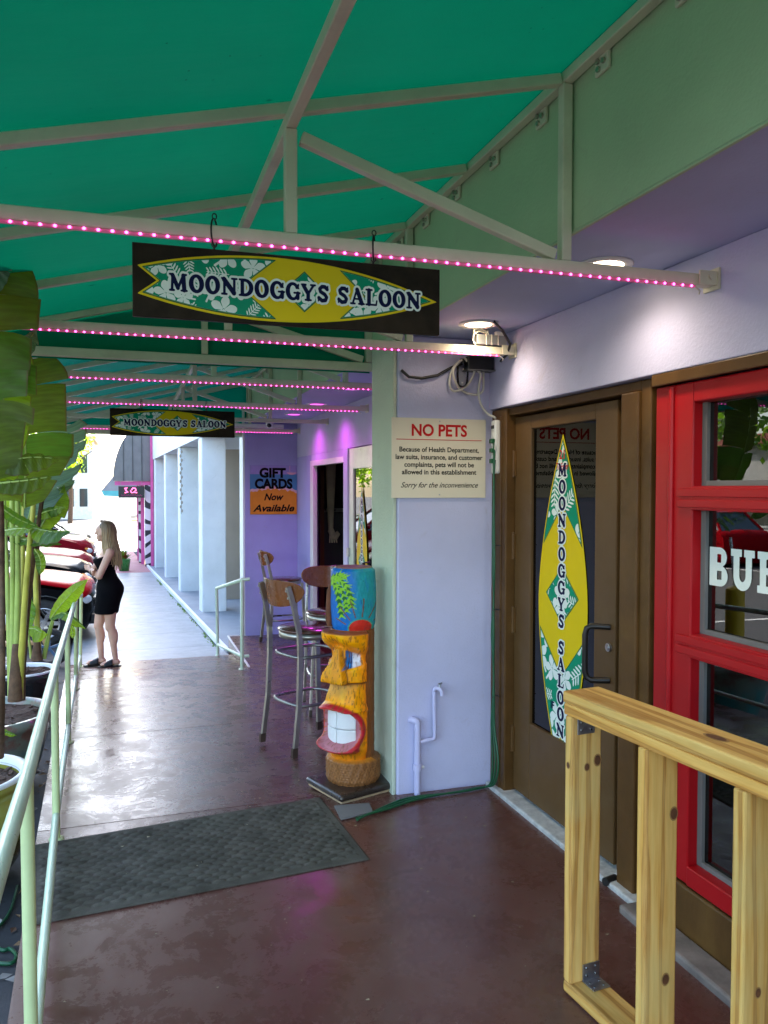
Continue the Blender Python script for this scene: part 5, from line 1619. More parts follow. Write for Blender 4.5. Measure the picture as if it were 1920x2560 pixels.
for s_ in (-1, 1): m.ball((.012, s_ * .068, 1.425), (.02, .012, .03)); m.ball((.066, s_ * .035, 1.41), (.026, .022, .03))
m.cap((-.022, 0, 1.25), (.012, 0, 1.385), .05, .043)
m.ball((-.012, 0, 1.17), (.085, .135, .115)); m.cap((-.02, -.125, 1.225), (-.02, .125, 1.225), .045, .045)
m.cap((-.02, -.06, 1.265), (-.02, .06, 1.265), .038, .038)
for s_ in (-1, 1): m.ball((.062, s_ * .06, 1.135), (.052, .055, .052))
m.ball((0, 0, 1.03), (.074, .105, .14)); m.ball((-.02, 0, .87), (.095, .14, .11))
for s_, fx in ((-1, .075), (1, -.055)):                 # far leg a little ahead, near leg behind
    m.cap((-.02 + fx * .3, s_ * .072, .82), (.02 + fx * .75, s_ * .070, .455), .088, .053)
    m.ball((.028 + fx * .8, s_ * .07, .43), (.046, .045, .055))
    m.cap((.015 + fx * .85, s_ * .07, .43), (-.018 + fx, s_ * .068, .09), .047, .029)
    m.ball((-.012 + fx * .92, s_ * .07, .32), (.043, .042, .10))
    m.cap((-.035 + fx, s_ * .068, .050), (.10 + fx, s_ * .072, .034), .032, .026)
    m.ball((-.04 + fx, s_ * .068, .045), (.03, .028, .03))
    for t in range(5): m.cap((.10 + fx, s_ * (.072 + (t - 2) * .012), .036), (.135 + fx - abs(t - 1.2) * .008, s_ * (.072 + (t - 2) * .0135), .030), .009 + (.003 if t == (1 if s_ < 0 else 3) else 0), .008, 6)
# folded arms
def arm(sh, el, wr, side):
    m.ball(sh, (.045, .045, .05))
    m.cap(sh, el, .043, .034); m.cap(el, wr, .036, .023)
    d = (Vector(wr) - Vector(el)).normalized()
    w = Vector(wr)
    m.cap(w, w + d * .05, .022, .028, 8)
    up = Vector((0, 0, 1)); lat = d.cross(up).normalized()
    for k in range(4):
        b = w + d * .06 + up * (.022 - .0145 * k)
        L = (.055, .064, .06, .048)[k]
        e1 = b + d * L * .55 + lat * side * -.008
        e2 = e1 + d * L * .4 + lat * side * -.018
        m.cap(b, e1, .0092, .0085, 6); m.cap(e1, e2, .0085, .007, 6)
    t0 = w + d * .025 + up * .02
    m.cap(t0, t0 + d * .03 + up * .028, .010, .009, 6); m.cap(t0 + d * .03 + up * .028, t0 + d * .06 + up * .034, .009, .0075, 6)
arm((-.015, .158, 1.222), (.095, .192, .985), (.155, .02, 1.035), 1)
arm((-.01, -.158, 1.222), (.13, -.185, 1.0), (.135, .075, 1.015), -1)
solid(m, 'body', M['skin'], WO, .0065, 4)
# dress
rings = [(.572, .008, .118, .146), (.58, .006, .124, .152), (.66, -.002, .128, .158), (.74, -.02, .134, .164), (.80, -.028, .138, .166), (.86, -.030, .134, .164), (.91, -.020, .117, .152), (.97, -.008, .096, .132), (1.03, .002, .087, .121), (1.09, .014, .105, .132), (1.135, .026, .120, .143), (1.175, .016, .110, .145), (1.205, -.004, .092, .146), (1.235, -.022, .070, .128), (1.262, -.026, .052, .098), (1.276, -.024, .042, .06)]
vs_, fs_ = [], []
N = 48
for z, cx, rx, ry in rings:
    for k in range(N):
        a = 2 * math.pi * k / N
        zz = z
        if z > 1.16: zz = z - (z - 1.16) * .75 * max(0, math.cos(a)) ** .5 if math.cos(a) > 0 else z
        butt = .012 * max(0, -math.cos(a)) * math.exp(-((z - .83) / .06) ** 2) * (1 + .25 * math.cos(2 * (a - math.pi) * 1.5))
        w = .0025 * math.sin(z * 90 + 2 * math.sin(a * 2)) * (1 if .85 < z < 1.1 else .3)
        vs_.append((cx + (rx + butt + w) * math.cos(a), (ry + w) * math.sin(a), zz))
for j in range(len(rings) - 1):
    for k in range(N): fs_.append((j * N + k, j * N + (k + 1) % N, (j + 1) * N + (k + 1) % N, (j + 1) * N + k))
m = MB(); m.add(vs_, fs_, True)
o = m.build('dress', M['dress'], WO)
b = o.modifiers.new('s', 'SUBSURF'); b.levels = 1; b.render_levels = 1
b = o.modifiers.new('t', 'SOLIDIFY'); b.thickness = .004; b.offset = -1
# hair
hm = NT('fair hair'); v = hm.co(scale=(60, 60, 5))
tc = hm.n('ShaderNodeTexCoord'); sx = hm.n('ShaderNodeSeparateXYZ'); hm.l(tc.outputs['Object'], sx.inputs[0])
ln = hm.ramp(hm.math('MULTIPLY', sx.outputs['Z'], .6), [(.68, (.74, .55, .28)), (.84, (.46, .30, .13)), (.92, (.18, .11, .05))])
hm.base(hm.mix(hm.ramp(hm.noise(v, 1.0, 3), [(.35, 0.0), (.65, .7)]), ln, (.10, .06, .03)))
hm.set(Roughness=.4)
m = MB()
m.ball((.0, 0, 1.462), (.088, .079, .098), 20, 12)
rnd = random.Random(21)
def strand(m, th, drop, out, r0):
    c, s_ = math.cos(th), math.sin(th)
    pts = [Vector((.035 + rnd.uniform(-.02, .02), rnd.uniform(-.012, .012), 1.555)), Vector((.005 + .060 * c, .058 * s_, 1.535)), Vector((-.006 + .088 * c, .082 * s_, 1.46)), Vector((-.010 + (.085 + out * .3) * c, (.080 + out * .4) * s_, 1.37)),
           Vector((-.022 + (.085 + out * .7) * c, (.085 + out * .8) * s_, 1.27)), Vector((-.028 + (.088 + out) * c + rnd.uniform(-.01, .01), (.10 + out) * s_, (1.27 + drop) / 2 + .01)), Vector((-.03 + (.085 + out) * c + rnd.uniform(-.02, .02), (.10 + out) * s_ + rnd.uniform(-.015, .015), drop))]
    P_ = smooth_pts(pts, 3)
    m.tube(P_, [r0 * (1 - .72 * (i / (len(P_) - 1)) ** 1.5) for i in range(len(P_))], 6)
for k in range(110):
    th = rnd.uniform(R(66), R(294))
    fr = abs(((math.degrees(th)) % 360) - 180)
    drop = rnd.uniform(1.03, 1.12) if fr < 70 else rnd.uniform(1.07, 1.17)
    strand(m, th, drop, rnd.uniform(.0, .035), rnd.uniform(.009, .015))
for k in range(26):                                     # front lengths over both shoulders
    for s_ in (-1, 1):
        th = s_ * rnd.uniform(R(52), R(80))
        strand(m, th, rnd.uniform(1.10, 1.20), rnd.uniform(.0, .03), rnd.uniform(.007, .011))
m.build('hair', hm.m, WO)
for s_, fx in ((-1, .075), (1, -.055)):
    m = MB()
    pts = [(-.078, .030), (-.06, .038), (0, .036), (.08, .046), (.135, .044), (.165, .026), (.16, -.02), (.12, -.044), (.05, -.040), (-.04, -.034), (-.078, -.024)]
    m.prism([(x + fx, s_ * (.070 + y)) for x, y in (pts if s_ > 0 else pts[::-1])], .022, Matrix.Translation((0, 0, -.006)))
    sl = m.build('sandal', M['black'], WO, bevel=.006)
    m = MB()
    vs_, fs_ = [], []
    for i in range(7):
        x = .015 + .085 * i / 6
        for k in range(9):
            a = math.pi * k / 8
            vs_.append((x + fx, s_ * .070 + .047 * math.cos(a) * (1 - .05 * i / 6), .012 + (.075 - .035 * i / 6) * math.sin(a)))
    for i in range(6):
        for k in range(8): fs_.append((i * 9 + k, i * 9 + k + 1, (i + 1) * 9 + k + 1, (i + 1) * 9 + k))
    m.add(vs_, fs_, True); o = m.build('strap', M['black'], sl)
    b = o.modifiers.new('t', 'SOLIDIFY'); b.thickness = .006
m = MB(); m.tube([Vector((.137, .05, 1.014)) + .029 * Vector((math.cos(t) * .3, math.cos(t) * .15, math.sin(t))) + Vector((.0, 0, 0)) + Vector((.028 * math.cos(t) , 0, 0)) for t in np.linspace(0, 2 * math.pi, 16)[:-1]], .006, 6, closed=True); m.build('wristband', M['black'], WO)

# ================================================================ plants and pots
def vec(p): return p if isinstance(p, Vector) else at(*p)
def leaf_mesh(m, mid, wl, wr, N0=(0, -1, .25), tears=(2, 2), droop=.12, fold=.12, seed=0, tip=1.0, blunt=.0, flat=None):
    """blade along a midrib; each half torn into strips"""
    rnd = random.Random(seed)
    P_ = smooth_pts([vec(p) for p in mid], 8)
    n = len(P_)
    cum = [0]
    for a, b in zip(P_, P_[1:]): cum.append(cum[-1] + (b - a).length)
    T_ = cum[-1]
    def sample(t):
        d = max(0, min(1, t)) * T_
        i = max(k for k in range(n) if cum[k] <= d + 1e-9); i = min(i, n - 2)
        f = (d - cum[i]) / max(cum[i + 1] - cum[i], 1e-9)
        return P_[i].lerp(P_[i + 1], f), (P_[i + 1] - P_[i]).normalized()
    N0 = Vector(N0).normalized()
    def prof(t):
        if flat is not None: return (flat + (1 - flat) * min(1, t / .4)) * (1 - .35 * max(0, (t - .85) / .15) ** 2)
        return max(.02, (math.sin(math.pi * min(1, t * .9 + .08)) ** .55) * (1 - max(0, (t - .72) / .28) ** 2.2 * (1 - blunt)))
    nvx = 5
    for sg, w, nt in ((-1, wl, tears[0]), (1, wr, tears[1])):
        if w <= 0: continue
        cuts = sorted([0, 1] + [min(.95, max(.06, (k + 1) / (nt + 1) + rnd.uniform(-.06, .06))) for k in range(nt)])
        for a, b in zip(cuts[:-1], cuts[1:]):
            m.m = 2 if rnd.random() < .35 else 0
            rows = max(4, int((b - a) * 26))
            sway, tilt, ln = rnd.uniform(-.12, .12), rnd.uniform(-.10, .22), rnd.uniform(.80, 1.05)
            gap = rnd.uniform(.02, .16) if nt else 0
            vs_, uv = [], []
            for i in range(rows + 1):
                f = i / rows
                for k in range(nvx):
                    v = k / (nvx - 1)
                    g = gap * v ** 1.6 * min(1, .12 / (b - a))
                    t0 = a + (b - a) * f
                    t = t0 + (.5 - f) * g * (b - a) + sway * v * v * w / T_ * .8
                    base, tg = sample(t0)
                    S = (tg.cross(N0)).normalized() * sg
                    Nn = S.cross(tg).normalized() * sg
                    if Nn.dot(N0) < 0: Nn = -Nn
                    q = base + tg * ((t - t0) * T_) + tg * (.25 * v * w)
                    ww = w * prof(t0) * ln
                    q = q + S * (ww * v * (1 - .12 * v)) - Nn * (fold * ww * v) + Nn * (tilt * ww * v * v) + Vector((0, 0, -droop * ww * v * v)) + Nn * (.006 * math.sin(t0 * 40 + k))
                    vs_.append(q); uv.append((t0, v))
            b0 = m.add(vs_, [(i * nvx + k, i * nvx + k + 1, (i + 1) * nvx + k + 1, (i + 1) * nvx + k) for i in range(rows) for k in range(nvx - 1)], True)
            for i, q in enumerate(uv): m.uv[b0 + i] = q
    return P_
def leaf(parent, mid, wl, wr, mt, name='leaf', rib=.006, **kw):
    alt = {'dark leaf': 'leaf', 'green leaf': 'leaf_bright', 'bright leaf': 'leaf', 'pale leaf underside': 'leaf_pale'}[mt.name]
    m = MB()
    P_ = leaf_mesh(m, mid, wl, wr, **kw)
    m.m = 1
    m.tube([p + Vector((0, -.001, 0)) for p in P_], [rib * (1 - .8 * i / len(P_)) for i in range(len(P_))], 6)
    o = m.build(name, [mt, M['stem'], M[alt]], parent)
    lay_ = o.data.uv_layers.new(name='UVMap')
    for lp in o.data.loops: lay_.data[lp.index].uv = m.uv.get(lp.vertex_index, (0, 0))
    inv = Matrix.Translation(-parent.location)
    o.data.transform(inv)
    return o
def stalk(parent, pts, r0, r1, mt, name='stem'):
    P_ = smooth_pts([vec(p) - parent.location for p in pts], 4)
    m = MB(); m.tube(P_, [r0 + (r1 - r0) * i / (len(P_) - 1) for i in range(len(P_))], 9)
    return m.build(name, mt, parent)
def pot(c, prof, mt, lbl, rim=None, mulch_z=None, mulch_r=None, rim_mat=None):
    o = empty('plant_pot', c, label=lbl, cat='pot', group='planted pots beside the walkway')
    m = MB(); m.lathe(prof, (0, 0, 0), 48); m.build('body', mt, o)
    if rim:
        m = MB(); m.lathe(rim, (0, 0, 0), 48); m.build('rim', rim_mat, o)
    m = MB()
    nr, na = 6, 30
    vs_ = [(0, 0, mulch_z + .01)]
    for j in range(1, nr + 1):
        for k in range(na):
            r = mulch_r * j / nr; a = 2 * math.pi * k / na
            vs_.append((r * math.cos(a), r * math.sin(a), mulch_z + random.uniform(-.012, .012)))
    fs_ = [(0, 1 + k, 1 + (k + 1) % na) for k in range(na)]
    for j in range(nr - 1):
        for k in range(na): fs_.append((1 + j * na + k, 1 + (j + 1) * na + k, 1 + (j + 1) * na + (k + 1) % na, 1 + j * na + (k + 1) % na))
    m.add(vs_, fs_); m.build('soil', M['mulch'], o)
    m = MB()
    for k in range(34):
        a, r = random.uniform(0, 6.28), mulch_r * .92 * random.random() ** .5
        m.box((r * math.cos(a), r * math.sin(a), mulch_z + .012), (random.uniform(.02, .06), random.uniform(.01, .025), .008), rz=random.uniform(0, 3), rx=random.uniform(-.4, .4))
    m.build('bark_chips', M['mulch'], o, kind='stuff')
    return o
def glaze(name, c1, c2, zsplit, rough=.18, rust=None):
    a = NT(name)
    v = a.co(); tc = a.n('ShaderNodeTexCoord'); sx = a.n('ShaderNodeSeparateXYZ'); a.l(tc.outputs['Object'], sx.inputs[0])
    z = a.math('ADD', sx.outputs['Z'], a.math('MULTIPLY', a.noise(v, 6, 5), .12))
    c = a.ramp(z, [(max(0, zsplit), c1), (zsplit + .1, c2)])
    if rust: c = a.mix(a.ramp(a.noise(v, 9, 6, .7), [(.45, 0.0), (.55, .8)]), c, rust)
    a.base(c); a.set(Roughness=rough, Coat_Weight=.4)
    a.bump(a.noise(v, 30, 4), .1, .004)
    return a.m
g1 = za(4.2)
pot((-.80, 4.2, g1), [(0, 0), (.21, 0), (.225, .02), (.29, .12), (.335, .26), (.345, .36), (.335, .43), (.315, .465), (.325, .48), (.335, .50), (.33, .52), (.305, .52), (.295, .50), (.29, .43)], glaze('olive glaze', (.10, .12, .02), (.28, .26, .045), .30), 'olive green glazed pot, nearest of the row beside the handrail',
    [(.331, .515), (.338, .528), (.318, .535), (.298, .528), (.294, .49)], .475, .30, M['white'])
g2 = za(5.6)
pot((-.90, 5.6, g2), [(0, 0), (.27, 0), (.30, .03), (.36, .2), (.395, .36), (.405, .43), (.43, .445), (.435, .47), (.43, .50), (.40, .505), (.385, .48), (.38, .40)], glaze('teal glaze', (.06, .30, .30), (.22, .12, .09), .33, .3, (.20, .26, .20)), 'weathered teal and rust brown pot with tall stalks', None, .46, .385)
g3 = za(7.3)
pot((-.85, 7.3, g3), [(0, 0), (.19, 0), (.21, .02), (.235, .2), (.25, .36), (.262, .375), (.268, .42), (.27, .45), (.25, .455), (.24, .44), (.235, .38)], glaze('black glaze', (.012, .012, .014), (.02, .02, .022), .3, .15), 'shiny black ribbed pot with white rim', [(.268, .447), (.272, .46), (.255, .466), (.24, .458), (.236, .43)], .43, .24, M['white'])

# tall plant in the teal pot
PA = empty('tall_plant', (-.90, 5.6, g2 + .46), label='tall broad leaved plant with yellow green stalks in the teal pot', cat='plant')
for pts, r0, r1, mt in (([(34, 1748, 5.6), (31, 1650, 5.6), (32, 1500, 5.6), (30, 1240, 5.5)], .024, .014, 'stem'), ([(40, 1748, 5.58), (42, 1600, 5.58), (45, 1450, 5.55), (43, 1240, 5.5)], .024, .014, 'stem'),
                        ([(46, 1748, 5.6), (50, 1600, 5.65), (56, 1450, 5.7), (60, 1240, 5.7)], .022, .013, 'stem_yellow'), ([(48, 1748, 5.55), (55, 1620, 5.5), (66, 1450, 5.45), (80, 1300, 5.4), (92, 1170, 5.4)], .024, .013, 'stem_yellow'),
                        ([(53, 1748, 5.6), (60, 1620, 5.55), (76, 1450, 5.5), (93, 1330, 5.45), (112, 1200, 5.4), (120, 1140, 5.4)], .022, .010, 'trunk'), ([(27, 1748, 5.75), (20, 1500, 5.8), (10, 1250, 5.8)], .02, .012, 'stem')):
    stalk(PA, pts, r0, r1, M[mt])
stalk(PA, [(38, 1752, 5.52), (39, 1700, 5.52), (41, 1650, 5.52), (42, 1610, 5.54)], .045, .026, M['trunk'], 'sheath')
stalk(PA, [(50, 1750, 5.6), (52, 1650, 5.6), (54, 1560, 5.6)], .034, .022, M['trunk'], 'sheath')
LV = [  # midrib (px, py, Y), half widths, material, options
    ([(62, 1270, 5.2), (64, 1140, 5.0), (62, 1010, 4.9), (58, 905, 4.9)], .10, .275, 'leaf_dark', dict(tears=(3, 4), droop=.12, flat=.45)),
    ([(70, 1300, 5.5), (92, 1215, 5.6), (112, 1140, 5.7), (135, 1070, 5.8)], .08, .30, 'leaf_pale', dict(tears=(2, 7), droop=-.25, fold=.1, flat=.5)),
    ([(60, 1330, 5.7), (95, 1260, 5.8), (130, 1215, 5.9), (185, 1175, 6.0)], .08, .13, 'leaf_pale', dict(tears=(1, 5), droop=-.1)),
    ([(10, 1330, 5.9), (32, 1260, 5.9), (48, 1190, 5.9), (60, 1100, 5.9)], .16, .16, 'leaf_bright', dict(tears=(2, 2))),
    ([(92, 1335, 5.6), (118, 1290, 5.6), (138, 1255, 5.6), (156, 1220, 5.6)], .09, .10, 'leaf_bright', dict(tears=(1, 1))),
    ([(78, 1318, 5.2), (110, 1326, 5.1), (140, 1330, 5.0), (170, 1328, 4.95)], .055, .085, 'leaf', dict(tears=(0, 1), droop=.3, N0=(0, -.7, .7))),
    ([(8, 1328, 5.3), (40, 1322, 5.2), (65, 1320, 5.15), (88, 1312, 5.1)], .05, .06, 'leaf_bright', dict(tears=(1, 0), N0=(0, -.7, .7))),
    ([(-12, 1255, 4.8), (25, 1285, 4.8), (55, 1302, 4.8), (93, 1316, 4.8)], .045, .045, 'leaf', dict(tears=(0, 0), N0=(0, -.8, .5), droop=.2)),
    ([(90, 1292, 5.5), (112, 1280, 5.4), (135, 1274, 5.4), (160, 1267, 5.35)], .035, .05, 'leaf', dict(tears=(2, 3))),
    ([(86, 1372, 5.4), (97, 1388, 5.4), (102, 1408, 5.4), (99, 1436, 5.4)], .04, .035, 'leaf_bright', dict(tears=(0, 0), droop=0)),
    ([(30, 1345, 5.6), (70, 1350, 5.5), (110, 1352, 5.4), (150, 1360, 5.4)], .06, .07, 'leaf_bright', dict(tears=(1, 1), N0=(0, -.6, .8))),
]
for k, (mid, wl, wr, mt, kw) in enumerate(LV): leaf(PA, mid, wl, wr, M[mt], seed=k + 3, **kw)
# plant in the olive pot: big torn paddles hanging in from the left
PB = empty('tall_plant', (-.80, 4.2, g1 + .47), label='large leaved plant in the olive pot with torn dark paddles under the awning', cat='plant')
stalk(PB, [(2, 1890, 4.2), (4, 1700, 3.45), (5, 1450, 3.9), (2, 1250, 3.7), (-20, 1050, 3.55)], .016, .010, M['trunk'], 'trunk')
LV = [
    ([(-35, 1260, 3.55), (-34, 1080, 3.52), (-30, 900, 3.5), (-20, 720, 3.5), (-5, 640, 3.5)], .10, .195, 'leaf_dark', dict(tears=(2, 6), droop=.22, flat=.8)),
    ([(-30, 1200, 3.6), (0, 1080, 3.6), (10, 980, 3.6), (10, 860, 3.6)], .10, .14, 'leaf', dict(tears=(2, 4), droop=.25, flat=.7)),
    ([(-20, 1150, 3.6), (35, 1148, 3.55), (85, 1143, 3.55), (137, 1146, 3.55)], .045, .062, 'leaf_dark', dict(tears=(0, 1), droop=.35, N0=(0, -.8, .5), blunt=.3)),
    ([(-20, 1210, 3.55), (30, 1205, 3.52), (75, 1200, 3.5), (124, 1192, 3.5)], .025, .055, 'leaf_dark', dict(tears=(0, 0), droop=.4, N0=(0, -.8, .5))),
    ([(8, 915, 3.65), (35, 892, 3.65), (60, 868, 3.65), (88, 828, 3.65)], .04, .05, 'leaf_pale', dict(tears=(1, 3), droop=.2)),
    ([(-25, 740, 3.45), (-6, 690, 3.45), (6, 650, 3.45), (18, 615, 3.45)], .04, .05, 'leaf_pale', dict(tears=(0, 1))),
]
for k, (mid, wl, wr, mt, kw) in enumerate(LV): leaf(PB, mid, wl, wr, M[mt], seed=k + 31, **kw)
# small plant in the black pot
PC_ = empty('young_plant', (-.85, 7.3, g3 + .44), label='young bright leaved plant in the black pot', cat='plant')
for pts, r0, r1, mt in (([(108, 1646, 7.3), (118, 1595, 7.25), (131, 1548, 7.2)], .014, .008, 'stem'), ([(112, 1646, 7.3), (122, 1598, 7.25), (134, 1552, 7.2)], .014, .008, 'stem'), ([(100, 1646, 7.3), (99, 1600, 7.3), (96, 1585, 7.2)], .013, .008, 'stem_yellow'),
                        ([(78, 1646, 7.3), (74, 1610, 7.3), (70, 1575, 7.3)], .013, .008, 'stem'), ([(96, 1646, 7.35), (90, 1480, 7.4), (86, 1330, 7.4), (84, 1260, 7.4)], .026, .016, 'stem_yellow'), ([(90, 1646, 7.4), (97, 1480, 7.45), (93, 1330, 7.45)], .02, .014, 'trunk')):
    stalk(PC_, pts, r0, r1, M[mt])
stalk(PC_, [(92, 1650, 7.25), (92, 1625, 7.25), (93, 1600, 7.25)], .05, .02, M['trunk'], 'sheath')
for k, (mid, wl, wr, mt, kw) in enumerate([
    ([(126, 1548, 7.2), (150, 1515, 7.1), (182, 1480, 7.05), (216, 1450, 7.0)], .075, .075, 'leaf', dict(tears=(0, 1), fold=.3, N0=(.15, -1, .5))),
    ([(128, 1545, 7.2), (155, 1532, 7.1), (180, 1545, 7.0), (212, 1570, 6.95)], .04, .06, 'leaf', dict(tears=(0, 1), N0=(0, -.6, .8), droop=.3)),
    ([(66, 1572, 7.1), (86, 1572, 7.05), (100, 1580, 7.0), (116, 1584, 7.0)], .04, .10, 'leaf_bright', dict(tears=(0, 1), droop=.2)),
    ([(62, 1590, 7.3), (64, 1555, 7.3), (72, 1525, 7.3), (78, 1500, 7.3)], .05, .07, 'leaf', dict(tears=(1, 0))),
    ([(70, 1615, 7.0), (50, 1610, 6.95), (38, 1616, 6.9), (28, 1622, 6.9)], .03, .03, 'leaf_bright', dict(tears=(0, 0))),
    ([(172, 1560, 7.0), (180, 1575, 7.0), (182, 1595, 7.0)], .03, .03, 'leaf_bright', dict(tears=(0, 0)))]): leaf(PC_, mid, wl, wr, M[mt], seed=k + 60, **kw)
# small sprouts by the near pot
PD_ = empty('seedling', (-.62, 4.0, .2), label='tiny sprout with two leaves tied to the brown trunk in the olive pot', cat='plant')
leaf(PD_, [(4, 1838, 4.1), (16, 1832, 4.08), (28, 1836, 4.06), (40, 1838, 4.05)], .012, .014, M['leaf_bright'], seed=80, tears=(0, 0), rib=.002)
leaf(PD_, [(4, 1840, 4.1), (10, 1828, 4.1), (18, 1826, 4.1)], .01, .01, M['leaf_bright'], seed=81, tears=(0, 0), rib=.002)

# litter and hose on the parking surface
m = MB(); rnd = random.Random(8)
for k in range(320):
    y = rnd.uniform(1.6, 9); x = xe(y) - rnd.uniform(.02, .55) ** 1.0
    r = rnd.uniform(.012, .035); a = rnd.uniform(0, 6.28); z = za(y) + .006
    m.m = k % 3
    m.add([(x + r * math.cos(a), y + r * math.sin(a), z), (x + r * .45 * math.cos(a + 1.57), y + r * .45 * math.sin(a + 1.57), z + .012), (x - r * math.cos(a), y - r * math.sin(a), z + rnd.uniform(0, .01)), (x - r * .45 * math.cos(a + 1.57), y - r * .45 * math.sin(a + 1.57), z + .004)], ((0, 1, 2, 3),))
tag(m.build('leaf_litter', [mat('dry leaf tan', (.32, .20, .10), .8), mat('dry leaf grey', (.28, .26, .23), .8), mat('dry leaf brown', (.15, .075, .04), .8)]), 'dry leaves scattered on the asphalt beside the walkway edge', 'leaves', kind='stuff')
def onlot(px, py):
    p = on_z(px, py, -.25)
    for _ in range(4): p = on_z(px, py, za(p.y) + .012)
    return p
tag(MB().tube(smooth_pts([onlot(a, b) for a, b in ((-60, 2330), (0, 2373), (25, 2372), (41, 2388), (34, 2405), (10, 2409), (-50, 2400))], 5), .008, 7).build('garden_hose', M['cord_green']), 'loop of green garden hose on the asphalt at the lower left', 'hose')
tag(MB().tube(smooth_pts([onlot(a, b) for a, b in ((-20, 2330), (8, 2305), (30, 2268), (44, 2215))], 5), .007, 7).build('green_lead', M['cord_green']), 'dark green lead running along the asphalt behind the handrail post', 'cable')
for k, (px, py, r) in enumerate(((8, 1672, .09), (20, 1690, .07), (4, 1720, .08), (14, 1655, .06))):
    p = onlot(px, py)
    m = MB(); m.ball((0, 0, r * .45), (r, r * .8, r * .6), 9, 6)
    m.v = [(x * random.uniform(.85, 1.15), y * random.uniform(.85, 1.15), z * random.uniform(.85, 1.1)) for x, y, z in m.v]
    o = m.build('stone', mat('pale stone', (.55, .5, .46), .8) if k == 0 else M['pale_stone'], loc=p)
    M['pale_stone'] = o.data.materials[0]
    tag(o, ('largest pale stone', 'pale stone beside the tall stalks', 'pale stone nearest the teal pot', 'small pale stone at the back')[k] + ' in the heap on the asphalt left of the pots', 'stone', 'pale stones on the asphalt')
o = empty('bollard', (-1.5, 6.1, za(6.1)), label='yellow steel bollard seen mirrored in the red framed window', cat='bollard')
m = MB(); m.tube([(0, 0, 0), (0, 0, 1.0)], .085, 20); m.ball((0, 0, 1.0), (.085, .085, .05), 20, 8); m.build('post', mat('yellow paint', (.55, .36, .01), .45), o)
m = MB(); m.tube([(0, 0, 1.02), (.02, .05, 1.5)], .014, 8); m.build('rod', M['white'], o)

# ================================================================ parked cars
M['car_black'] = mat('black car paint', (.004, .004, .005), .2, var=0, spec=.03, rvar=.02)
M['car_red'] = mat('red car paint', (.34, .004, .008), .22, var=0, spec=.03, rvar=.02)
M['car_maroon'] = mat('maroon car paint', (.20, .006, .012), .22, var=0, spec=.03, rvar=.02)
M['car_silver'] = mat('silver blue car paint', (.30, .36, .40), .22, .5, var=0, coat=1, rvar=.02)
M['car_white'] = mat('white car paint', (.7, .7, .7), .2, var=0, coat=1, rvar=.02)
M['car_glass'] = mat('car glass', (.02, .045, .05), .05, var=0, spec=.9)
M['amber'] = mat('amber lamp', (.72, .25, .01), .2, coat=.6)
M['clear_lamp'] = mat('lamp glass', (.5, .5, .52), .1, coat=1)
M['tyre'] = mat('tyre rubber', (.018, .018, .018), .8)
M['rim'] = mat('alloy', (.42, .42, .43), .3, 1)
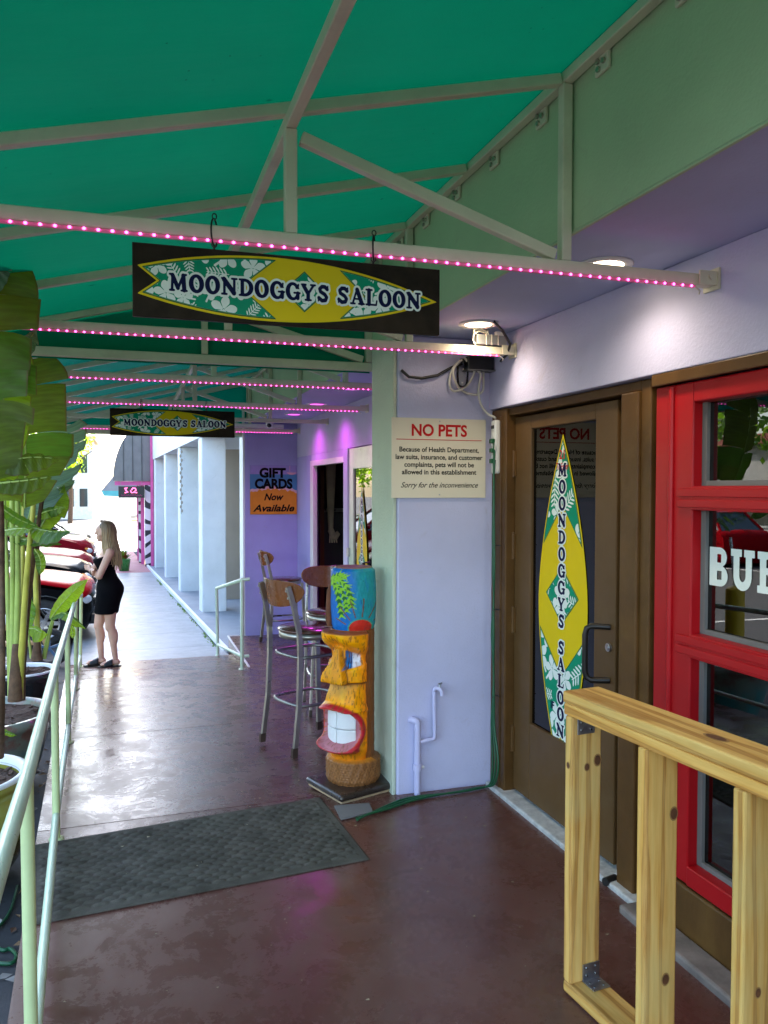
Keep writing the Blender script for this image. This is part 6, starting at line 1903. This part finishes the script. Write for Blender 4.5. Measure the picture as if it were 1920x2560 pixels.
def car(lbl, nose, body, hood=None, L=4.4, W=1.78, hh=1.0, roof=1.55, rake=0.0):
    w = empty('parked_car', nose, rake, label=lbl, cat='car', group='cars parked nose-in along the pavement')
    k = hh
    rw = .33
    fx, bx = -.62, -L + .80
    top = [(.0, .36 * k), (.02, .52 * k), (-.0, .68 * k), (-.07, .80 * k), (-.26, .885 * k), (-.62, .95 * k), (-1.12, 1.0 * k), (-1.9, 1.03 * k), (-L + .7, 1.04 * k), (-L + .2, 1.0 * k), (-L + .04, .85 * k), (-L, .55 * k), (-L + .06, .3 * k)]
    def arch(cx): return [(cx + .40 * math.cos(a), .30 + .40 * math.sin(a)) for a in np.linspace(math.pi + .25, -.25, 10)]
    low = [(-L + .12, .22)] + arch(bx) + [(bx + .5, .2), (fx - .5, .2)] + arch(fx) + [(-.06, .22)]
    prof = top + low
    vs_, fs_ = [], []
    n = len(prof)
    cz, cx = .6 * k, -L / 2
    for y, s_, dz in ((-W / 2, .965, -.03), (-W / 2 + .05, .99, -.008), (-W / 2 + .16, 1, 0), (0, 1.004, .03), (W / 2 - .16, 1, 0), (W / 2 - .05, .99, -.008), (W / 2, .965, -.03)):
        for x, z in prof:
            inset = (.10 if abs(y) > W / 2 - .1 else .03 if abs(y) > W / 2 - .2 else 0) * max(0, 1 + x / .5) if x > -.5 else 0
            vs_.append((cx + (x - cx) * (s_ if z > .32 else 1) - inset, y, z + (dz if z > .75 * k else 0)))
    for j in range(6):
        for i in range(n): fs_.append((j * n + i, j * n + (i + 1) % n, (j + 1) * n + (i + 1) % n, (j + 1) * n + i))
    fs_ += [tuple(range(n)), tuple(6 * n + i for i in reversed(range(n)))]
    m = MB(); m.add(vs_, fs_, False)
    o = m.build('body', body, w)
    for p in o.data.polygons: p.use_smooth = len(p.vertices) == 4
    if hood:
        m = MB(); vs_ = []
        hp = [(-.035, .74), (-.06, .79), (-.12, .84), (-.26, .892), (-.62, .957), (-1.12, 1.007)]
        ny = 10
        for x, z in hp:
            for j in range(ny + 1):
                y = (-W / 2 - .003 + (W + .006) * j / ny)
                e = abs(y) / (W / 2)
                ins = .11 * e ** 6 * max(0, 1 + x / .5)
                vs_.append((x + .012 - ins, y, z * k + .012 + .03 * (1 - e ** 2) - .02 * e ** 8))
        m.add(vs_, [(i * (ny + 1) + j, (i + 1) * (ny + 1) + j, (i + 1) * (ny + 1) + j + 1, i * (ny + 1) + j + 1) for i in range(5) for j in range(ny)], True)
        o = m.build('hood', hood, w); b = o.modifiers.new('t', 'SOLIDIFY'); b.thickness = .02
    # glasshouse
    def ring(z, y, x0, x1): return [(x0, -y, z), (x1, -y, z), (x1, y, z), (x0, y, z)]
    b0 = ring(1.0 * k, W / 2 - .10, -L + .35, -1.1); t0 = ring(roof - .04, W / 2 - .30, -L + .95, -1.85)
    m = MB(); m.add(b0 + t0, ((0, 1, 5, 4), (1, 2, 6, 5), (2, 3, 7, 6), (3, 0, 4, 7))); m.build('windows', M['car_glass'], w)
    m = MB(); m.add(ring(roof - .04, W / 2 - .285, -L + .93, -1.83) + ring(roof, W / 2 - .36, -L + 1.1, -2.0), ((0, 1, 5, 4), (1, 2, 6, 5), (2, 3, 7, 6), (3, 0, 4, 7), (4, 5, 6, 7))); m.build('roof', body, w)
    m = MB()
    for s_ in (-1, 1):
        m.bar((-1.1, s_ * (W / 2 - .1), 1.0 * k), (-1.85, s_ * (W / 2 - .3), roof - .03), .05, .06); m.bar((-2.6, s_ * (W / 2 - .095), 1.0 * k), (-2.65, s_ * (W / 2 - .295), roof - .03), .03, .09); m.bar((-L + .35, s_ * (W / 2 - .1), 1.0 * k), (-L + .95, s_ * (W / 2 - .3), roof - .03), .05, .08)
    m.build('pillar', body, w)
    for x in (fx, bx):
        for s_ in (-1, 1):
            m = MB(); c = Vector((x, s_ * (W / 2 - .12), rw))
            pr = [(.20, -.10), (.27, -.11), (.32, -.10), (rw, -.06), (rw, .06), (.32, .10), (.27, .11), (.20, .10)]
            vs_ = [(c.x + r * math.cos(a), c.y + yy, c.z + r * math.sin(a)) for r, yy in pr for a in [2 * math.pi * q / 28 for q in range(28)]]
            m.add(vs_, [(i * 28 + q, i * 28 + (q + 1) % 28, (i + 1) * 28 + (q + 1) % 28, (i + 1) * 28 + q) for i in range(7) for q in range(28)], True)
            o = m.build('wheel', M['tyre'], w)
            m = MB()
            for q in range(6):
                a = 2 * math.pi * q / 6
                m.bar((c.x + .03 * math.cos(a), c.y + s_ * .07, c.z + .03 * math.sin(a)), (c.x + .2 * math.cos(a), c.y + s_ * .085, c.z + .2 * math.sin(a)), .05, .02, (0, 1, 0))
            m.tube([(c.x + .205 * math.cos(a), c.y + s_ * .095, c.z + .205 * math.sin(a)) for a in [2 * math.pi * q / 28 for q in range(28)]], .014, 6, closed=True)
            m.tube([(c.x, c.y + s_ * .06, c.z), (c.x, c.y + s_ * .095, c.z)], .04, 12)
            m.build('rim', M['rim'], o)
    for s_ in (-1, 1):
        m = MB(); m.ball((-.13, s_ * (W / 2 - .13), .70 * k), (.12, .085, .075), 12, 8); hl = m.build('headlight', M['clear_lamp'], w)
        m = MB(); m.ball((-.23, s_ * (W / 2 - .075), .735 * k), (.13, .055, .05), 12, 8); m.build('indicator', M['amber'], hl)
        m = MB(); m.ball((-1.25, s_ * (W / 2 + .08), 1.08 * k), (.07, .10, .065), 10, 8); m.build('mirror', body, w)
    m = MB(); m.span(-.08, .045, -W / 2 + .2, W / 2 - .2, .3 * k, .46 * k); m.build('bumper', M['black'], w, bevel=.03)
    m = MB()
    for k2 in range(4): m.span(-.03, .035, -.42, .42, .54 * k + .035 * k2, .555 * k + .035 * k2)
    m.build('grille', M['black'], w)
    for s_ in (-1, 1):
        m = MB(); m.tube([(fx + .405 * math.cos(a), s_ * (W / 2 - .015), .30 + .405 * math.sin(a)) for a in np.linspace(.0, math.pi, 14)], .02, 6); m.build('arch_trim', M['black'], w)
        m = MB(); m.span(-2.1, -2.0, s_ * (W / 2) - .015, s_ * (W / 2) + .015, .84 * k, .87 * k); m.build('door_handle', body, w)
    return w
W_ = 1.78
def nose_at(y): return -.46 - .038 * (y - 11.5)
for yn, lbl, b_, h_, hh, roof in ((11.45, 'black car with a red hood parked nearest, behind the woman', 'car_black', 'car_red', .90, 1.5), (14.3, 'glossy black car parked second, blue sky on its hood', 'car_black', None, 1.02, 1.58), (17.3, 'dark red car parked third along the pavement', 'car_maroon', None, 1.04, 1.5),
                             (20.3, 'maroon pickup style car parked fourth', 'car_maroon', None, 1.28, 1.85), (23.2, 'black car parked fifth with its wheel showing', 'car_black', None, 1.08, 1.6), (26.3, 'black car parked sixth, half hidden in the row', 'car_black', None, 1.12, 1.65), (29.4, 'silver blue car parked seventh', 'car_silver', None, 1.0, 1.5), (32.6, 'dark car parked farthest along the row', 'car_black', None, 1.1, 1.65)):
    car(lbl, (nose_at(yn), yn + W_ / 2, za(yn + .9)), M[b_], M[h_] if h_ else None, hh=hh, roof=roof)
car('red vehicle across the street, mirrored in the window glass', (-14, 24, za(24)), M['car_red'], rake=1.57, hh=1.2, roof=1.8)

# small scooter between the pots and the cars
o = empty('motor_scooter', (-1.35, 9.9, za(9.9)), label='small tan and white scooter with black wheels beyond the pots', cat='scooter')
tan = mat('tan paint', (.50, .30, .13), .4)
def wheel(x, r, rimm, name='wheel'):
    m = MB(); m.tube([(x + r * math.cos(a), 0, r * 1.18 + r * math.sin(a)) for a in [2 * math.pi * q / 30 for q in range(30)]], r * .2, 8, closed=True)
    h_ = m.build(name, M['tyre'], o)
    m = MB()
    for q in range(5):
        a = 2 * math.pi * q / 5 + .3
        m.bar((x, 0, r * 1.18), (x + r * .85 * math.cos(a), 0, r * 1.18 + r * .85 * math.sin(a)), .025, .03, (0, 1, 0))
    m.tube([(x, -.03, r * 1.18), (x, .03, r * 1.18)], .025, 10)
    m.build('rim', rimm, h_)
wheel(-.22, .105, M['black']); wheel(.48, .19, mat('blue rim', (.05, .11, .2), .4))
m = MB(); m.box((-.12, 0, .52), (.55, .16, .10), ry=-.35); m.build('seat', M['white'], o, bevel=.03)
m = MB(); m.bar((-.3, 0, .40), (.0, 0, .48), .12, .08); m.bar((-.22, 0, .12), (-.18, 0, .42), .05, .05); m.bar((.0, 0, .48), (.3, 0, .62), .08, .07); m.bar((.30, 0, .62), (.47, 0, .22), .05, .05); m.bar((-.05, 0, .3), (.35, 0, .3), .12, .05); m.build('frame', tan, o, bevel=.015)
m = MB(); m.tube([(.28, 0, .6), (.24, 0, .86), (.22, -.2, .9), (.16, -.26, .88)], .014, 8); m.tube([(.24, 0, .86), (.22, .2, .9), (.16, .26, .88)], .014, 8); m.build('handlebar', M['galv'], o)
for s_ in (-1, 1):
    m = MB(); m.tube([(.22, s_ * .2, .9), (.26, s_ * .24, 1.02)], .006, 6); m.ball((.26, s_ * .25, 1.05), (.02, .05, .03), 10, 6); m.build('mirror', M['galv'], o)

# ================================================================ beyond
o = empty('planter', (-.10, 23.6, zf(23.6)), label='green pot with red leaved plant outside the pink shop', cat='planter')
m = MB(); m.lathe([(0, 0), (.13, 0), (.18, .32), (.19, .34), (.16, .34), (.15, .3), (0, .3)], (0, 0, 0), 20); m.build('pot', mat('green glaze', (.04, .28, .06), .3), o)
m = MB(); m2 = MB(); rnd = random.Random(5)
for k in range(60):
    a = rnd.uniform(0, 6.28); l = rnd.uniform(.15, .36); e = rnd.uniform(.3, 1.4)
    t = Vector((math.cos(a) * math.cos(e), math.sin(a) * math.cos(e), math.sin(e)))
    s_ = t.cross(Vector((0, 0, 1))).normalized() * .035
    b = Vector((0, 0, .3))
    (m if k % 2 else m2).add([b, b + t * l * .5 + s_, b + t * l, b + t * l * .5 - s_], ((0, 1, 2, 3),))
m.build('leaves', mat('red leaf', (.28, .07, .02), .5), o); m2.build('foliage', M['leaf'], o)
def tree(lbl, x, y, h, r, seed, name='street_tree', mt='leaf_bright', n=1500, grp='trees beyond the parking lot'):
    rnd = random.Random(seed)
    g = za(y)
    t = empty(name, (x, y, g), label=lbl, cat='tree', group=grp)
    m = MB(); m.tube(smooth_pts([(0, 0, -.1), (.1, .05, h * .25), (.0, .1, h * .5), (.15, 0, h * .75)], 3), [.22 - .012 * k for k in range(10)], 8)
    for k in range(5):
        a = rnd.uniform(0, 6.28); z = h * rnd.uniform(.4, .6)
        m.tube([(.05, .05, z), (r * .35 * math.cos(a), r * .35 * math.sin(a), z + h * .14), (r * .7 * math.cos(a), r * .7 * math.sin(a), z + h * .22)], [.09, .06, .02], 6)
    m.build('trunk', M['trunk'], t)
    m = MB()
    cl = [(Vector((rnd.gauss(0, r * .45), rnd.gauss(0, r * .45), h * .68 + rnd.gauss(0, h * .13))), rnd.uniform(.25, .5) * r) for _ in range(16)]
    for k in range(n):
        c, cr = rnd.choice(cl)
        d = Vector((rnd.gauss(0, 1), rnd.gauss(0, 1), rnd.gauss(0, .8))).normalized() * cr * rnd.uniform(.5, 1)
        p = c + d
        u = Vector((rnd.gauss(0, 1), rnd.gauss(0, 1), rnd.gauss(0, 1))).normalized(); v = u.cross(d).normalized() if d.length else u
        s_ = rnd.uniform(.12, .26)
        m.add([p - u * s_, p + v * s_ * .5, p + u * s_, p - v * s_ * .5], ((0, 1, 2, 3),))
    m.build('crown', M[mt], t)
tree('rounded bright tree left of the far pale building', -7.2, 62, 6.5, 3.0, 1)
tree('tall thin crowned tree over the far pale building', -4.6, 72, 10, 3.2, 2)
tree('low spreading tree behind the farthest parked car', -11, 58, 7, 4.0, 3)
tree('large street tree across the road, mirrored in the red window', -13, 15, 9, 4.2, 4, mt='leaf', n=2500)
tree('second street tree across the road, left of the large one', -16, 24, 8.5, 4.0, 5, mt='leaf', n=2200)
tree('third street tree across the road near the white building end', -15, 34, 9, 4.2, 6, mt='leaf', n=2200)
tree('street tree across the road nearest the camera side', -13.5, 6, 8.5, 4.0, 7, mt='leaf', n=2200)
o = empty('low_building', (-24, 22, za(22)), label='long low white building across the street', cat='building')
m = MB(); m.span(-4, 4, -22, 22, 0, 4.2); m.build('wall', mat('pale render', (.5, .5, .48), .8), o)
m = MB(); m.span(-4.2, 4.3, -22.2, 22.2, 4.21, 4.6); m.build('roof', mat('red roof edge', (.3, .08, .06), .7), o)
for k in range(9):
    m = MB(); m.span(3.99, 4.03, -20 + k * 4.6, -17.4 + k * 4.6, .9, 2.6); f = m.build('window', M['white'], o); m = MB(); m.span(4.031, 4.045, -19.9 + k * 4.6, -17.5 + k * 4.6, 1.0, 2.5); m.build('pane', M['car_glass'], f)
o = empty('far_building', (-5.5, 84, za(84)), label='tall pale tan building far beyond the parked cars', cat='building')
m = MB(); m.span(-1.6, 2.4, -3, 6, 0, 7.5); m.build('wall', mat('pale tan render', (.80, .74, .66), .8), o)
m = MB(); m.span(-2.0, 2.7, -3.4, 6.2, 7.501, 7.9); m.build('roof', mat('yellow tan roof', (.5, .38, .2), .7), o)
for k in range(3):
    for j in range(2):
        m = MB(); m.span(-1.2 + 1.2 * k, -.5 + 1.2 * k, -3.03, -2.99, 1.2 + 3.2 * j, 2.9 + 3.2 * j); m.build('window', M['car_glass'], o)
